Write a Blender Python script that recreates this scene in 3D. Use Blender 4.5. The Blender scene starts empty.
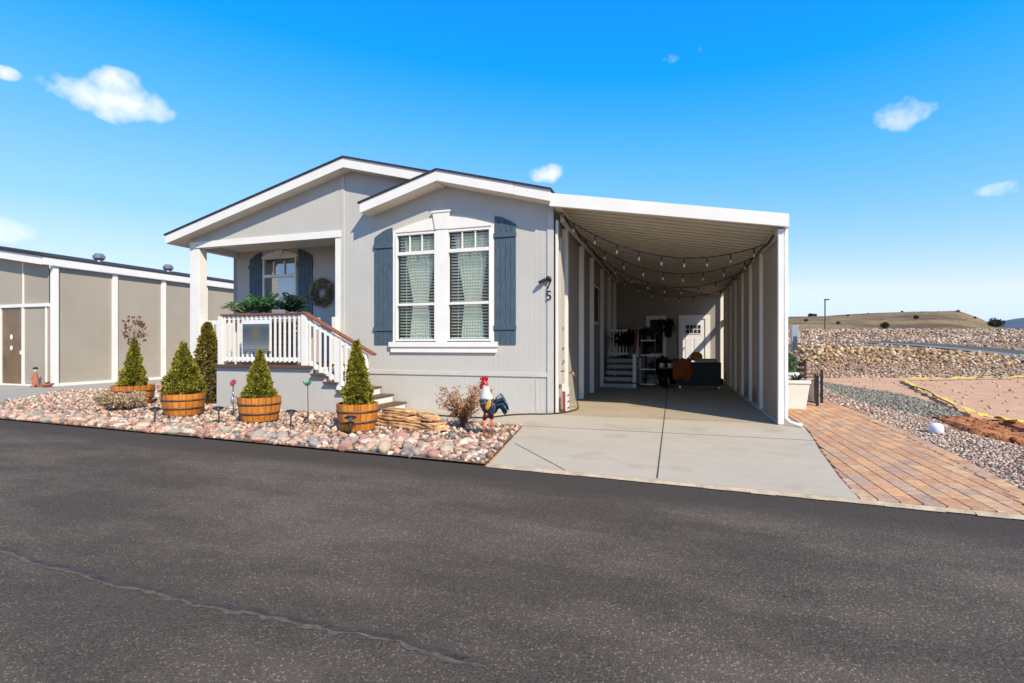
import bpy, bmesh, math, random
import numpy as np
from mathutils import Vector, Matrix, Euler, noise
random.seed(7)
RNG = np.random.default_rng(11)
S = bpy.context.scene
C = S.collection
PI = math.pi

# ------------------------------------------------------------------ camera constants
CF, CH, CA = 505.0, 1.3, math.atan(161 / 505)
cs, cc = math.sin(CA), math.cos(CA)

# ------------------------------------------------------------------ materials
MATS = {}
def nodes(name):
    m = bpy.data.materials.new(name); m.use_nodes = True
    nt = m.node_tree
    b = nt.nodes['Principled BSDF']
    MATS[name] = m
    return m, nt, b
def N(nt, t, **k):
    n = nt.nodes.new(t)
    for a, v in k.items():
        if a.startswith('i_'):
            n.inputs[a[2:].replace('_', ' ')].default_value = v
        else:
            setattr(n, a, v)
    return n
def c4(c): return (c[0], c[1], c[2], 1)
def ramp(nt, fac, stops, interp='LINEAR'):
    r = nt.nodes.new('ShaderNodeValToRGB'); r.color_ramp.interpolation = interp
    e = r.color_ramp.elements
    while len(e) < len(stops): e.new(0.5)
    for i, (p, c) in enumerate(stops):
        e[i].position = p; e[i].color = c4(c) if not isinstance(c, (int, float)) else (c, c, c, 1)
    nt.links.new(fac, r.inputs[0]); return r.outputs[0]
def mixc(nt, fac, a, b, mode='MIX'):
    m = nt.nodes.new('ShaderNodeMix'); m.data_type = 'RGBA'; m.blend_type = mode
    for sock, v in ((m.inputs[0], fac), (m.inputs[6], a), (m.inputs[7], b)):
        if hasattr(v, 'links') or hasattr(v, 'is_output'): nt.links.new(v, sock)
        elif isinstance(v, (int, float)): sock.default_value = v
        else: sock.default_value = c4(v)
    return m.outputs[2]
def mth(nt, op, a, b=None, c=None):
    m = nt.nodes.new('ShaderNodeMath'); m.operation = op
    for i, v in enumerate((a, b, c)):
        if v is None: continue
        if hasattr(v, 'is_output'): nt.links.new(v, m.inputs[i])
        else: m.inputs[i].default_value = v
    return m.outputs[0]
def coords(nt, world=False):
    if world:
        return nt.nodes.new('ShaderNodeNewGeometry').outputs['Position']
    return nt.nodes.new('ShaderNodeTexCoord').outputs['Object']
def noise_t(nt, co, scale, detail=4, rough=.55):
    n = N(nt, 'ShaderNodeTexNoise'); n.inputs['Scale'].default_value = scale
    n.inputs['Detail'].default_value = detail; n.inputs['Roughness'].default_value = rough
    nt.links.new(co, n.inputs['Vector']); return n
def bump(nt, b, h, strength=.3, dist=.01):
    bn = N(nt, 'ShaderNodeBump'); bn.inputs['Strength'].default_value = strength
    bn.inputs['Distance'].default_value = dist
    nt.links.new(h, bn.inputs['Height']); nt.links.new(bn.outputs[0], b.inputs['Normal'])

def mat(name, col, rough=.7, var=.12, scale=3.0, bstr=.1, bscale=60, bdist=.004, metal=0, spec=.4, world=False, stretch=None):
    """plain painted / solid surface with gentle mottling and micro bump"""
    m, nt, b = nodes(name)
    co = coords(nt, world)
    if stretch:
        mp = N(nt, 'ShaderNodeMapping'); mp.inputs['Scale'].default_value = stretch
        nt.links.new(co, mp.inputs[0]); co = mp.outputs[0]
    n = noise_t(nt, co, scale, 5)
    lo = [max(0, c * (1 - var)) for c in col]; hi = [min(1, c * (1 + var)) for c in col]
    nt.links.new(ramp(nt, n.outputs[0], [(.3, lo), (.7, hi)]), b.inputs['Base Color'])
    b.inputs['Roughness'].default_value = rough; b.inputs['Metallic'].default_value = metal
    b.inputs['Specular IOR Level'].default_value = spec
    if bstr > 0:
        n2 = noise_t(nt, co, bscale, 3); bump(nt, b, n2.outputs[0], bstr, bdist)
    return m

def mat_attr(name, rough=.85, var=.25, scale=14, bstr=.4, bscale=40, bdist=.01, spec=.3, translucent=0):
    """colour comes from the per-face 'tint' attribute"""
    m, nt, b = nodes(name)
    at = N(nt, 'ShaderNodeAttribute', attribute_name='tint')
    co = coords(nt, True)
    n = noise_t(nt, co, scale, 5)
    k = ramp(nt, n.outputs[0], [(.3, 1 - var), (.7, 1 + var * .5)])
    col = mixc(nt, 1.0, at.outputs['Color'], k, 'MULTIPLY')
    nt.links.new(col, b.inputs['Base Color'])
    b.inputs['Roughness'].default_value = rough; b.inputs['Specular IOR Level'].default_value = spec
    if bstr: bump(nt, b, noise_t(nt, co, bscale, 4).outputs[0], bstr, bdist)
    if translucent:
        tr = N(nt, 'ShaderNodeBsdfTranslucent'); nt.links.new(col, tr.inputs[0])
        mx = N(nt, 'ShaderNodeMixShader'); mx.inputs[0].default_value = translucent
        nt.links.new(b.outputs[0], mx.inputs[1]); nt.links.new(tr.outputs[0], mx.inputs[2])
        nt.links.new(mx.outputs[0], nt.nodes['Material Output'].inputs[0])
    return m

def mat_siding(name, col, axis=0, pitch=.2032):
    """vertical grooved panel siding: real groove depth by bump, faint weathering"""
    m, nt, b = nodes(name)
    co = coords(nt, True)
    sp = N(nt, 'ShaderNodeSeparateXYZ'); nt.links.new(co, sp.inputs[0])
    x = mth(nt, 'DIVIDE', sp.outputs[axis], pitch)
    fr = mth(nt, 'FRACT', x)
    d = mth(nt, 'ABSOLUTE', mth(nt, 'SUBTRACT', fr, .5))
    g = ramp(nt, d, [(0, 0), (.025, 0), (.06, 1)])
    cell = N(nt, 'ShaderNodeTexWhiteNoise', noise_dimensions='1D')
    nt.links.new(mth(nt, 'FLOOR', mth(nt, 'DIVIDE', sp.outputs[axis], pitch * 2)), cell.inputs['W'])
    n = noise_t(nt, co, 1.3, 4)
    base = ramp(nt, n.outputs[0], [(.3, [c * .95 for c in col]), (.7, [c * 1.04 for c in col])])
    mp = N(nt, 'ShaderNodeMapping'); mp.inputs['Scale'].default_value = (60, 60, 2)
    nt.links.new(co, mp.inputs[0])
    n2 = noise_t(nt, mp.outputs[0], 1, 3)
    base = mixc(nt, .18, base, ramp(nt, n2.outputs[0], [(.3, [c * .9 for c in col]), (.7, [c * 1.08 for c in col])]))
    nt.links.new(base, b.inputs['Base Color'])
    b.inputs['Roughness'].default_value = .75; b.inputs['Specular IOR Level'].default_value = .3
    h = mth(nt, 'ADD', g, mth(nt, 'MULTIPLY', n2.outputs[0], .08))
    bump(nt, b, h, .5, .006)
    return m

def mat_screen(name, col, tr=.35):
    """shade-cloth panel: fine weave, lets some daylight through"""
    m, nt, b = nodes(name)
    co = coords(nt, True)
    n = noise_t(nt, co, .9, 3)
    base = ramp(nt, n.outputs[0], [(.3, [c * .93 for c in col]), (.7, [c * 1.05 for c in col])])
    sp = N(nt, 'ShaderNodeSeparateXYZ'); nt.links.new(co, sp.inputs[0])
    w1 = mth(nt, 'SINE', mth(nt, 'MULTIPLY', sp.outputs[2], 420))
    w2 = mth(nt, 'SINE', mth(nt, 'MULTIPLY', mth(nt, 'ADD', sp.outputs[0], sp.outputs[1]), 420))
    w = mth(nt, 'ADD', w1, w2)
    nt.links.new(base, b.inputs['Base Color']); b.inputs['Roughness'].default_value = .9
    b.inputs['Specular IOR Level'].default_value = .12
    bump(nt, b, w, .15, .002)
    t = N(nt, 'ShaderNodeBsdfTranslucent'); nt.links.new(base, t.inputs[0])
    mx = N(nt, 'ShaderNodeMixShader'); mx.inputs[0].default_value = tr
    nt.links.new(b.outputs[0], mx.inputs[1]); nt.links.new(t.outputs[0], mx.inputs[2])
    nt.links.new(mx.outputs[0], nt.nodes['Material Output'].inputs[0])
    return m

def mat_glass(name, tint=(.75, .85, .82), refl=.16):
    m, nt, b = nodes(name)
    nt.nodes.remove(b)
    t = N(nt, 'ShaderNodeBsdfTransparent'); t.inputs[0].default_value = c4(tint)
    g = N(nt, 'ShaderNodeBsdfGlossy'); g.inputs['Roughness'].default_value = .015
    lw = N(nt, 'ShaderNodeLayerWeight'); lw.inputs[0].default_value = .35
    f = mth(nt, 'ADD', mth(nt, 'MULTIPLY', lw.outputs[0], .22), refl)
    mx = N(nt, 'ShaderNodeMixShader'); nt.links.new(f, mx.inputs[0])
    nt.links.new(t.outputs[0], mx.inputs[1]); nt.links.new(g.outputs[0], mx.inputs[2])
    nt.links.new(mx.outputs[0], nt.nodes['Material Output'].inputs[0])
    return m

def mat_asphalt(name):
    m, nt, b = nodes(name)
    co = coords(nt, True)
    v = N(nt, 'ShaderNodeTexVoronoi'); v.inputs['Scale'].default_value = 78; nt.links.new(co, v.inputs['Vector'])
    spx = N(nt, 'ShaderNodeSeparateColor'); nt.links.new(v.outputs['Color'], spx.inputs[0])
    pick = ramp(nt, spx.outputs[0], [(.62, 0), (.86, 1)])
    fine = ramp(nt, v.outputs['Distance'], [(.25, 1), (.5, 0)])
    spk = mth(nt, 'MULTIPLY', pick, fine)
    big = noise_t(nt, co, .35, 6, .6)
    mid = noise_t(nt, co, 2.2, 5, .65)
    base = ramp(nt, big.outputs[0], [(.3, (.066, .052, .042)), (.7, (.090, .070, .055))])
    base = mixc(nt, .45, base, ramp(nt, mid.outputs[0], [(.3, (.048, .039, .032)), (.7, (.108, .083, .063))]))
    fn = noise_t(nt, co, 110, 3, .8)
    base = mixc(nt, .6, base, ramp(nt, fn.outputs[0], [(.38, (.024, .020, .018)), (.62, (.135, .106, .082))]))
    # worn patches where the binder has gone and the aggregate shows
    mq = N(nt, 'ShaderNodeMapping'); mq.inputs['Scale'].default_value = (.45, 1.1, 1); mq.inputs['Rotation'].default_value = (0, 0, .12); nt.links.new(co, mq.inputs[0])
    wn = noise_t(nt, mq.outputs[0], .75, 6, .68)
    wear = ramp(nt, wn.outputs[0], [(.38, .2), (.58, 1)])
    # newer seal near the edge of the road
    sx = N(nt, 'ShaderNodeSeparateXYZ'); nt.links.new(co, sx.inputs[0])
    edge = mth(nt, 'ADD', sx.outputs[1], mth(nt, 'ADD', mth(nt, 'MULTIPLY', sx.outputs[0], .07), mth(nt, 'MULTIPLY', mid.outputs[0], .5)))
    near = ramp(nt, mth(nt, 'DIVIDE', edge, 8.0), [(.555, 1), (.60, .15)])
    k = mth(nt, 'MULTIPLY', mth(nt, 'MULTIPLY', spk, wear), near)
    tan = ramp(nt, spx.outputs[1], [(0, (.42, .32, .20)), (1, (.22, .20, .18))])
    col = mixc(nt, k, base, tan)
    dust = mth(nt, 'MULTIPLY', mth(nt, 'MULTIPLY', ramp(nt, wn.outputs[0], [(.44, 0), (.62, 1)]), near), .34)
    col = mixc(nt, dust, col, (.22, .175, .13))
    seal = mth(nt, 'SUBTRACT', 1.0, near)
    col = mixc(nt, mth(nt, 'MULTIPLY', seal, .5), col, (.046, .039, .035))
    nt.links.new(col, b.inputs['Base Color'])
    b.inputs['Roughness'].default_value = .88; b.inputs['Specular IOR Level'].default_value = .15
    h = mth(nt, 'ADD', fn.outputs[0], mth(nt, 'MULTIPLY', v.outputs['Distance'], .8))
    bump(nt, b, h, .55, .006)
    return m

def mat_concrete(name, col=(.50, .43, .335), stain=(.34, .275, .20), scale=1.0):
    m, nt, b = nodes(name)
    co = coords(nt, True)
    big = noise_t(nt, co, .7 * scale, 6, .6); mid = noise_t(nt, co, 5, 6, .7); fine = noise_t(nt, co, 90, 3)
    mp = N(nt, 'ShaderNodeMapping'); mp.inputs['Scale'].default_value = (.35, 3.5, 1); nt.links.new(co, mp.inputs[0])
    broom = noise_t(nt, mp.outputs[0], 1.6, 5, .6)
    base = ramp(nt, big.outputs[0], [(.28, [c * .84 for c in col]), (.68, [c * 1.08 for c in col])])
    base = mixc(nt, .35, base, ramp(nt, mid.outputs[0], [(.3, [c * .82 for c in col]), (.7, [c * 1.12 for c in col])]))
    base = mixc(nt, .3, base, ramp(nt, broom.outputs[0], [(.3, [c * .8 for c in col]), (.7, [c * 1.1 for c in col])]))
    base = mixc(nt, .25, base, ramp(nt, fine.outputs[0], [(.3, [c * .75 for c in col]), (.7, [c * 1.2 for c in col])]))
    s = noise_t(nt, co, 1.7, 3, .5)
    k = mth(nt, 'MULTIPLY', ramp(nt, s.outputs[0], [(.55, 0), (.72, 1)]), .5)
    base = mixc(nt, k, base, stain)
    nt.links.new(base, b.inputs['Base Color']); b.inputs['Roughness'].default_value = .9; b.inputs['Specular IOR Level'].default_value = .2
    bump(nt, b, fine.outputs[0], .15, .003)
    return m

def mat_terrain(name):
    m, nt, b = nodes(name)
    co = coords(nt, True)
    big = noise_t(nt, co, .12, 6, .65); mid = noise_t(nt, co, .9, 6, .7); fine = noise_t(nt, co, 9, 5, .7)
    pad = ramp(nt, mid.outputs[0], [(.3, (.50, .26, .155)), (.55, (.64, .37, .235)), (.75, (.70, .46, .32))])
    pad = mixc(nt, .45, pad, ramp(nt, fine.outputs[0], [(.35, (.44, .235, .12)), (.65, (.68, .48, .30))]))
    hill = ramp(nt, mid.outputs[0], [(.3, (.20, .135, .06)), (.7, (.40, .28, .14))])
    hb = noise_t(nt, co, .035, 8, .8)
    hill2 = mixc(nt, ramp(nt, hb.outputs[0], [(.42, 0), (.56, 1)]), hill, (.13, .085, .045))
    vs = N(nt, 'ShaderNodeTexVoronoi'); vs.inputs['Scale'].default_value = .30; nt.links.new(co, vs.inputs['Vector'])
    hill2 = mixc(nt, ramp(nt, vs.outputs['Distance'], [(.12, .8), (.38, 0)]), hill2, (.07, .06, .03))
    rock = ramp(nt, fine.outputs[0], [(.35, (.16, .10, .06)), (.65, (.46, .29, .17))])
    sx = N(nt, 'ShaderNodeSeparateXYZ'); nt.links.new(co, sx.inputs[0])
    t = mth(nt, 'ADD', mth(nt, 'MULTIPLY', sx.outputs[0], -cs), mth(nt, 'MULTIPLY', sx.outputs[1], cc))
    tw = mth(nt, 'ADD', t, mth(nt, 'MULTIPLY', mid.outputs[0], 1.5))
    c1 = mixc(nt, ramp(nt, mth(nt, 'DIVIDE', tw, 100), [(.222, 0), (.228, 1)]), pad, rock)
    c2 = mixc(nt, ramp(nt, mth(nt, 'DIVIDE', tw, 200), [(.38, 0), (.43, 1)]), c1, hill2)
    nt.links.new(c2, b.inputs['Base Color']); b.inputs['Roughness'].default_value = .95
    b.inputs['Specular IOR Level'].default_value = .1
    bump(nt, b, mth(nt, 'ADD', fine.outputs[0], mth(nt, 'MULTIPLY', mid.outputs[0], 3)), .6, .03)
    return m

def mat_wood(name, a, b_, axis=2, rough=.6):
    m, nt, b = nodes(name)
    co = coords(nt)
    mp = N(nt, 'ShaderNodeMapping'); sc = [28, 28, 28]; sc[axis] = 2.2
    mp.inputs['Scale'].default_value = sc; nt.links.new(co, mp.inputs[0])
    n = noise_t(nt, mp.outputs[0], 1, 5, .6)
    col = ramp(nt, n.outputs[0], [(.3, a), (.7, b_)])
    nt.links.new(col, b.inputs['Base Color']); b.inputs['Roughness'].default_value = rough
    bump(nt, b, n.outputs[0], .3, .003)
    return m

def mat_staves(name):
    m, nt, b = nodes(name)
    co = coords(nt)
    sx = N(nt, 'ShaderNodeSeparateXYZ'); nt.links.new(co, sx.inputs[0])
    an = mth(nt, 'DIVIDE', mth(nt, 'ARCTAN2', sx.outputs[1], sx.outputs[0]), 2 * PI / 20)
    wn = N(nt, 'ShaderNodeTexWhiteNoise', noise_dimensions='1D'); nt.links.new(mth(nt, 'FLOOR', an), wn.inputs['W'])
    mp = N(nt, 'ShaderNodeMapping'); mp.inputs['Scale'].default_value = (40, 40, 3); nt.links.new(co, mp.inputs[0])
    n = noise_t(nt, mp.outputs[0], 1, 5, .65)
    col = ramp(nt, wn.outputs[0], [(0, (.30, .07, .008)), (.5, (.58, .175, .018)), (1, (.78, .30, .04))])
    col = mixc(nt, .5, col, ramp(nt, n.outputs[0], [(.3, (.24, .055, .008)), (.7, (.80, .33, .05))]))
    fr = mth(nt, 'ABSOLUTE', mth(nt, 'SUBTRACT', mth(nt, 'FRACT', an), .5))
    g = ramp(nt, fr, [(.44, 0), (.485, 1)])
    col = mixc(nt, mth(nt, 'MULTIPLY', g, .8), col, (.08, .03, .01))
    nt.links.new(col, b.inputs['Base Color']); b.inputs['Roughness'].default_value = .5
    bump(nt, b, mth(nt, 'SUBTRACT', n.outputs[0], mth(nt, 'MULTIPLY', g, 2.0)), .5, .006)
    return m

M = {}
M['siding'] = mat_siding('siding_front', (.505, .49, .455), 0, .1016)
M['siding_side'] = mat_siding('siding_side', (.36, .34, .32), 1)  # front siding colour darkened to carry the carport shade on the side wall
M['shadedsiding'] = mat_siding('siding_shaded', (.31, .295, .265), 0)  # same siding again, the shade at the carport rear put into its colour
M['white'] = mat('white_paint', (.80, .775, .73), .5, .04, 2.5, .06)
M['trimgrey'] = mat('trim_grey', (.53, .51, .47), .6, .06, 3, .06)
M['white2'] = mat('white_metal', (.80, .775, .73), .4, .05, 2, .04)
M['trimdark'] = mat('seam_paint', (.50, .46, .38), .7, .1, 5, 0)
M['soffit'] = mat('soffit_paint', (.80, .75, .64), .7, .05, 3, .06)
M['shingle'] = mat('shingle', (.035, .036, .042), .9, .5, 16, .8, 30, .02)
M['shutter'] = mat('shutter_blue', (.062, .10, .130), .55, .28, 5, .2, 50, stretch=(8, 8, 1))
M['number'] = mat('black_metal', (.016, .017, .02), .4, .2, 6, .05)
M['deckwood'] = mat_wood('deck_wood', (.085, .042, .026), (.16, .085, .055), 0)
M['railwood'] = mat_wood('rail_wood', (.16, .055, .025), (.30, .115, .055), 0)
M['skin'] = mat_screen('screen_beige', (.36, .32, .27), .42)
M['nskin'] = mat_screen('screen_grey', (.43, .385, .315), .12)
M['glass'] = mat_glass('window_glass', (.94, .96, .93), .02)
M['glassdark'] = mat_glass('porch_glass', (.6, .7, .75), .3)
M['dark'] = mat('dark_room', (.03, .035, .04), .9, .2, 2, 0)
M['blind'] = mat('blind_slats', (.80, .84, .80), .6, .05, 3, 0)
M['curtain'] = mat('curtain_cloth', (.86, .86, .80), .9, .06, 9, .2, 25)
M['asphalt'] = mat_asphalt('asphalt')
M['crack'] = mat('tar_seam', (.056, .046, .038), .7, .35, 9, .8, 40, .02, world=True)
M['dust'] = mat('seam_grit', (.105, .085, .066), .95, .4, 20, .6, 80, .01, world=True)
M['farasphalt'] = mat('far_asphalt', (.085, .073, .062), .85, .2, 1.5, .1, world=True)
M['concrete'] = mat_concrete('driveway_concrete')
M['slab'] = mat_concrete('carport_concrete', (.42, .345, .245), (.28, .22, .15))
M['walk'] = mat_concrete('neighbour_concrete', (.38, .35, .305), (.26, .24, .22))
M['joint'] = mat('joint_dark', (.09, .075, .06), .95, .3, 8, 0, world=True)
M['kerb'] = mat('edge_strip', (.46, .37, .26), .9, .3, 7, .4, 50, .01, world=True)
M['terrain'] = mat_terrain('terrain_dirt')
M['soil'] = mat('bed_soil', (.20, .135, .10), .95, .5, 10, .8, 40, .02, world=True)
M['gravelbase'] = mat('gravel_base', (.22, .165, .14), .95, .5, 45, 1, 60, .02, world=True)
M['greygravel'] = mat('grey_gravel', (.19, .19, .175), .95, .5, 35, 1, 60, .02, world=True)
M['redsoil'] = mat('red_soil', (.42, .15, .055), .95, .5, 6, 1, 14, .05, world=True)
M['rock'] = mat_attr('rock', .85, .3, 18, .5, 35, .012)
M['pebble'] = mat_attr('pebble', .85, .15, 30, 0)
M['paver'] = mat_attr('paver', .85, .3, 22, .35, 70, .004)
M['leaf'] = mat_attr('leaf', .6, .15, 10, 0, spec=.25, translucent=.25)
M['staves'] = mat_staves('barrel_staves')
M['hoop'] = mat('iron_hoop', (.13, .07, .045), .55, .4, 12, .3, 40, metal=.3)
M['pot_soil'] = mat('potting_soil', (.05, .032, .02), .95, .4, 30, .8, 40, .02)
M['bark'] = mat('bark', (.12, .075, .05), .9, .35, 20, .6, 40, .01)
M['redbark'] = mat('red_bark', (.16, .07, .05), .8, .3, 20, .4, 40, .01)
M['yellow'] = mat('caution_yellow', (.75, .58, .03), .5, .12, 4, .1)
M['sofa'] = mat('black_wicker', (.016, .018, .022), .55, .35, 40, .6, 60, .01)
M['rust'] = mat('rust_throw', (.36, .075, .018), .9, .4, 14, .6, 30, .02)
M['cushion'] = mat('tan_cushion', (.42, .34, .19), .9, .1, 8, .2)
M['pumpkin'] = mat('orange_pillow', (.55, .17, .03), .85, .35, 9, .3)
M['terracotta'] = mat('terracotta', (.40, .15, .08), .8, .25, 10, .3)
M['hose'] = mat('rubber_hose', (.03, .03, .028), .5, .2, 6, 0)
M['galv'] = mat('galvanised', (.5, .52, .55), .3, .15, 8, .1, metal=.8)
M['bulb'] = mat_glass('bulb_glass', (.95, .93, .86), .35)
M['wreath'] = mat_attr('wreath_twigs', .8, .2, 20, 0)
M['cloth_red'] = mat('rust_flag', (.30, .05, .05), .7, .2, 6, .1)
M['cap'] = mat('white_plastic', (.80, .81, .86), .45, .05, 5, .05)
M['doorwhite'] = mat('door_white', (.74, .76, .80), .45, .05, 3, .06)
M['stone'] = mat('sandstone', (.46, .27, .13), .9, .75, 6, .5, 18, .015)
M['brownglass'] = mat_glass('bronze_glass', (.35, .26, .17), .12)
M['mountain'] = mat('mountain_scrub', (.045, .06, .065), .95, .4, .003, 0, world=True)

# ------------------------------------------------------------------ mesh builder
class MB:
    def __init__(s): s.v = []; s.f = []; s.m = []
    def add(s, vs, fs, mi=0):
        o = len(s.v); s.v += [tuple(v) for v in vs]
        s.f += [tuple(i + o for i in f) for f in fs]; s.m += [mi] * len(fs); return s
    def box(s, x0, x1, y0, y1, z0, z1, mi=0):
        v = [(x0, y0, z0), (x1, y0, z0), (x1, y1, z0), (x0, y1, z0), (x0, y0, z1), (x1, y0, z1), (x1, y1, z1), (x0, y1, z1)]
        return s.add(v, [(0, 3, 2, 1), (4, 5, 6, 7), (0, 1, 5, 4), (1, 2, 6, 5), (2, 3, 7, 6), (3, 0, 4, 7)], mi)
    def obox(s, c, size, rot=(0, 0, 0), mi=0):
        R = Euler(rot).to_matrix(); c = Vector(c); hx, hy, hz = [a / 2 for a in size]
        v = [c + R @ Vector((sx * hx, sy * hy, sz * hz)) for sz in (-1, 1) for sx, sy in ((-1, -1), (1, -1), (1, 1), (-1, 1))]
        return s.add(v, [(0, 3, 2, 1), (4, 5, 6, 7), (0, 1, 5, 4), (1, 2, 6, 5), (2, 3, 7, 6), (3, 0, 4, 7)], mi)
    def beam(s, p, q, w, h, mi=0):
        """rectangular bar p->q, w sideways, h upwards (vertical ends kept square to the bar)"""
        p = Vector(p); q = Vector(q); d = (q - p).normalized()
        up = Vector((0, 0, 1)) if abs(d.z) < .95 else Vector((0, 1, 0))
        a = d.cross(up).normalized() * (w / 2); u = a.cross(d).normalized() * (h / 2)
        v = [p - a - u, p + a - u, p + a + u, p - a + u, q - a - u, q + a - u, q + a + u, q - a + u]
        return s.add(v, [(0, 1, 2, 3), (7, 6, 5, 4), (0, 4, 5, 1), (1, 5, 6, 2), (2, 6, 7, 3), (3, 7, 4, 0)], mi)
    def prism(s, poly, a, b, axis='y', mi=0):
        """poly = list of 2D points extruded along an axis: y -> (x,z), z -> (x,y), x -> (y,z)"""
        n = len(poly)
        def P(p, k): return {'y': (p[0], k, p[1]), 'z': (p[0], p[1], k), 'x': (k, p[0], p[1])}[axis]
        v = [P(p, a) for p in poly] + [P(p, b) for p in poly]
        f = [tuple(range(n)), tuple(range(2 * n - 1, n - 1, -1))] + [(i, i + n, (i + 1) % n + n, (i + 1) % n) for i in range(n)]
        return s.add(v, f, mi)
    def tube(s, pts, r, n=8, mi=0, cap=True, sq=(1, 1)):
        pts = [Vector(p) for p in pts]; R = r if isinstance(r, (list, tuple)) else [r] * len(pts)
        v = []; f = []; prev = None
        for i, p in enumerate(pts):
            d = (pts[min(i + 1, len(pts) - 1)] - pts[max(i - 1, 0)]).normalized()
            if prev is None:
                up = Vector((0, 0, 1)) if abs(d.z) < .9 else Vector((0, 1, 0))
                a = d.cross(up).normalized()
            else:
                a = (prev - d * prev.dot(d)).normalized()
            prev = a; b = d.cross(a)
            for k in range(n):
                t = 2 * PI * k / n
                v.append(p + a * (math.cos(t) * R[i] * sq[0]) + b * (math.sin(t) * R[i] * sq[1]))
        for i in range(len(pts) - 1):
            for k in range(n):
                f.append((i * n + k, i * n + (k + 1) % n, (i + 1) * n + (k + 1) % n, (i + 1) * n + k))
        if cap: f += [tuple(range(n - 1, -1, -1)), tuple(range((len(pts) - 1) * n, len(pts) * n))]
        return s.add(v, f, mi)
    def lathe(s, prof, c=(0, 0, 0), n=20, mi=0, cap=True):
        v = [(c[0] + r * math.cos(2 * PI * k / n), c[1] + r * math.sin(2 * PI * k / n), c[2] + z) for r, z in prof for k in range(n)]
        f = [(i * n + k, i * n + (k + 1) % n, (i + 1) * n + (k + 1) % n, (i + 1) * n + k) for i in range(len(prof) - 1) for k in range(n)]
        if cap: f += [tuple(range(n - 1, -1, -1)), tuple(range((len(prof) - 1) * n, len(prof) * n))]
        return s.add(v, f, mi)
    def ell(s, c, r, n=14, m=9, mi=0, rot=(0, 0, 0)):
        R = Euler(rot).to_matrix(); c = Vector(c)
        pr = [(math.sin(PI * (j + .02) / (m + .04)), -math.cos(PI * (j + .02) / (m + .04))) for j in range(m + 1)]
        v = [c + R @ Vector((q * math.cos(2 * PI * k / n) * r[0], q * math.sin(2 * PI * k / n) * r[1], z * r[2])) for q, z in pr for k in range(n)]
        f = [(i * n + k, i * n + (k + 1) % n, (i + 1) * n + (k + 1) % n, (i + 1) * n + k) for i in range(m) for k in range(n)]
        f += [tuple(range(n - 1, -1, -1)), tuple(range(m * n, (m + 1) * n))]
        return s.add(v, f, mi)
    def build(s, name, mats, parent=None, smooth=False, bevel=0, off=None, tint=None):
        o = (off if off is not None else (parent_world(parent) if parent else Vector((0, 0, 0))))
        me = bpy.data.meshes.new(name)
        me.from_pydata([(a - o[0], b - o[1], c - o[2]) for a, b, c in s.v], [], s.f)
        if not isinstance(mats, (list, tuple)): mats = [mats]
        for m in mats: me.materials.append(m)
        if len(mats) > 1: me.polygons.foreach_set('material_index', s.m)
        if smooth: me.polygons.foreach_set('use_smooth', [True] * len(s.f))
        if tint is not None:
            at = me.attributes.new('tint', 'FLOAT_COLOR', 'FACE')
            at.data.foreach_set('color', np.array([(c[0], c[1], c[2], 1) for c in tint], dtype=np.float32).ravel())
        me.update()
        ob = bpy.data.objects.new(name, me); C.objects.link(ob)
        if parent: ob.parent = parent
        if bevel:
            bv = ob.modifiers.new('bevel', 'BEVEL'); bv.width = bevel; bv.segments = 2; bv.limit_method = 'ANGLE'
        return ob
def parent_world(p):
    o = Vector((0, 0, 0))
    while p: o += p.location; p = p.parent
    return o
def tag(o, label=None, cat=None, group=None, kind=None):
    if label: o['label'] = label
    if cat: o['category'] = cat
    if group: o['group'] = group
    if kind: o['kind'] = kind
    return o
def thing(name, label, cat, loc, group=None, rz=0):
    o = bpy.data.objects.new(name, None); o.empty_display_size = .2; C.objects.link(o)
    o.location = loc; o.rotation_euler = (0, 0, rz)
    return tag(o, label, cat, group)
def copy_tree(o, parent=None, loc=None, rz=None, scale=None):
    c = o.copy(); C.objects.link(c); c.parent = parent
    if loc is not None: c.location = loc
    if rz is not None: c.rotation_euler = (0, 0, rz)
    if scale is not None: c.scale = scale
    for ch in list(o.children): copy_tree(ch, c)
    return c
def struct(o): return tag(o, kind='structure')

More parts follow.
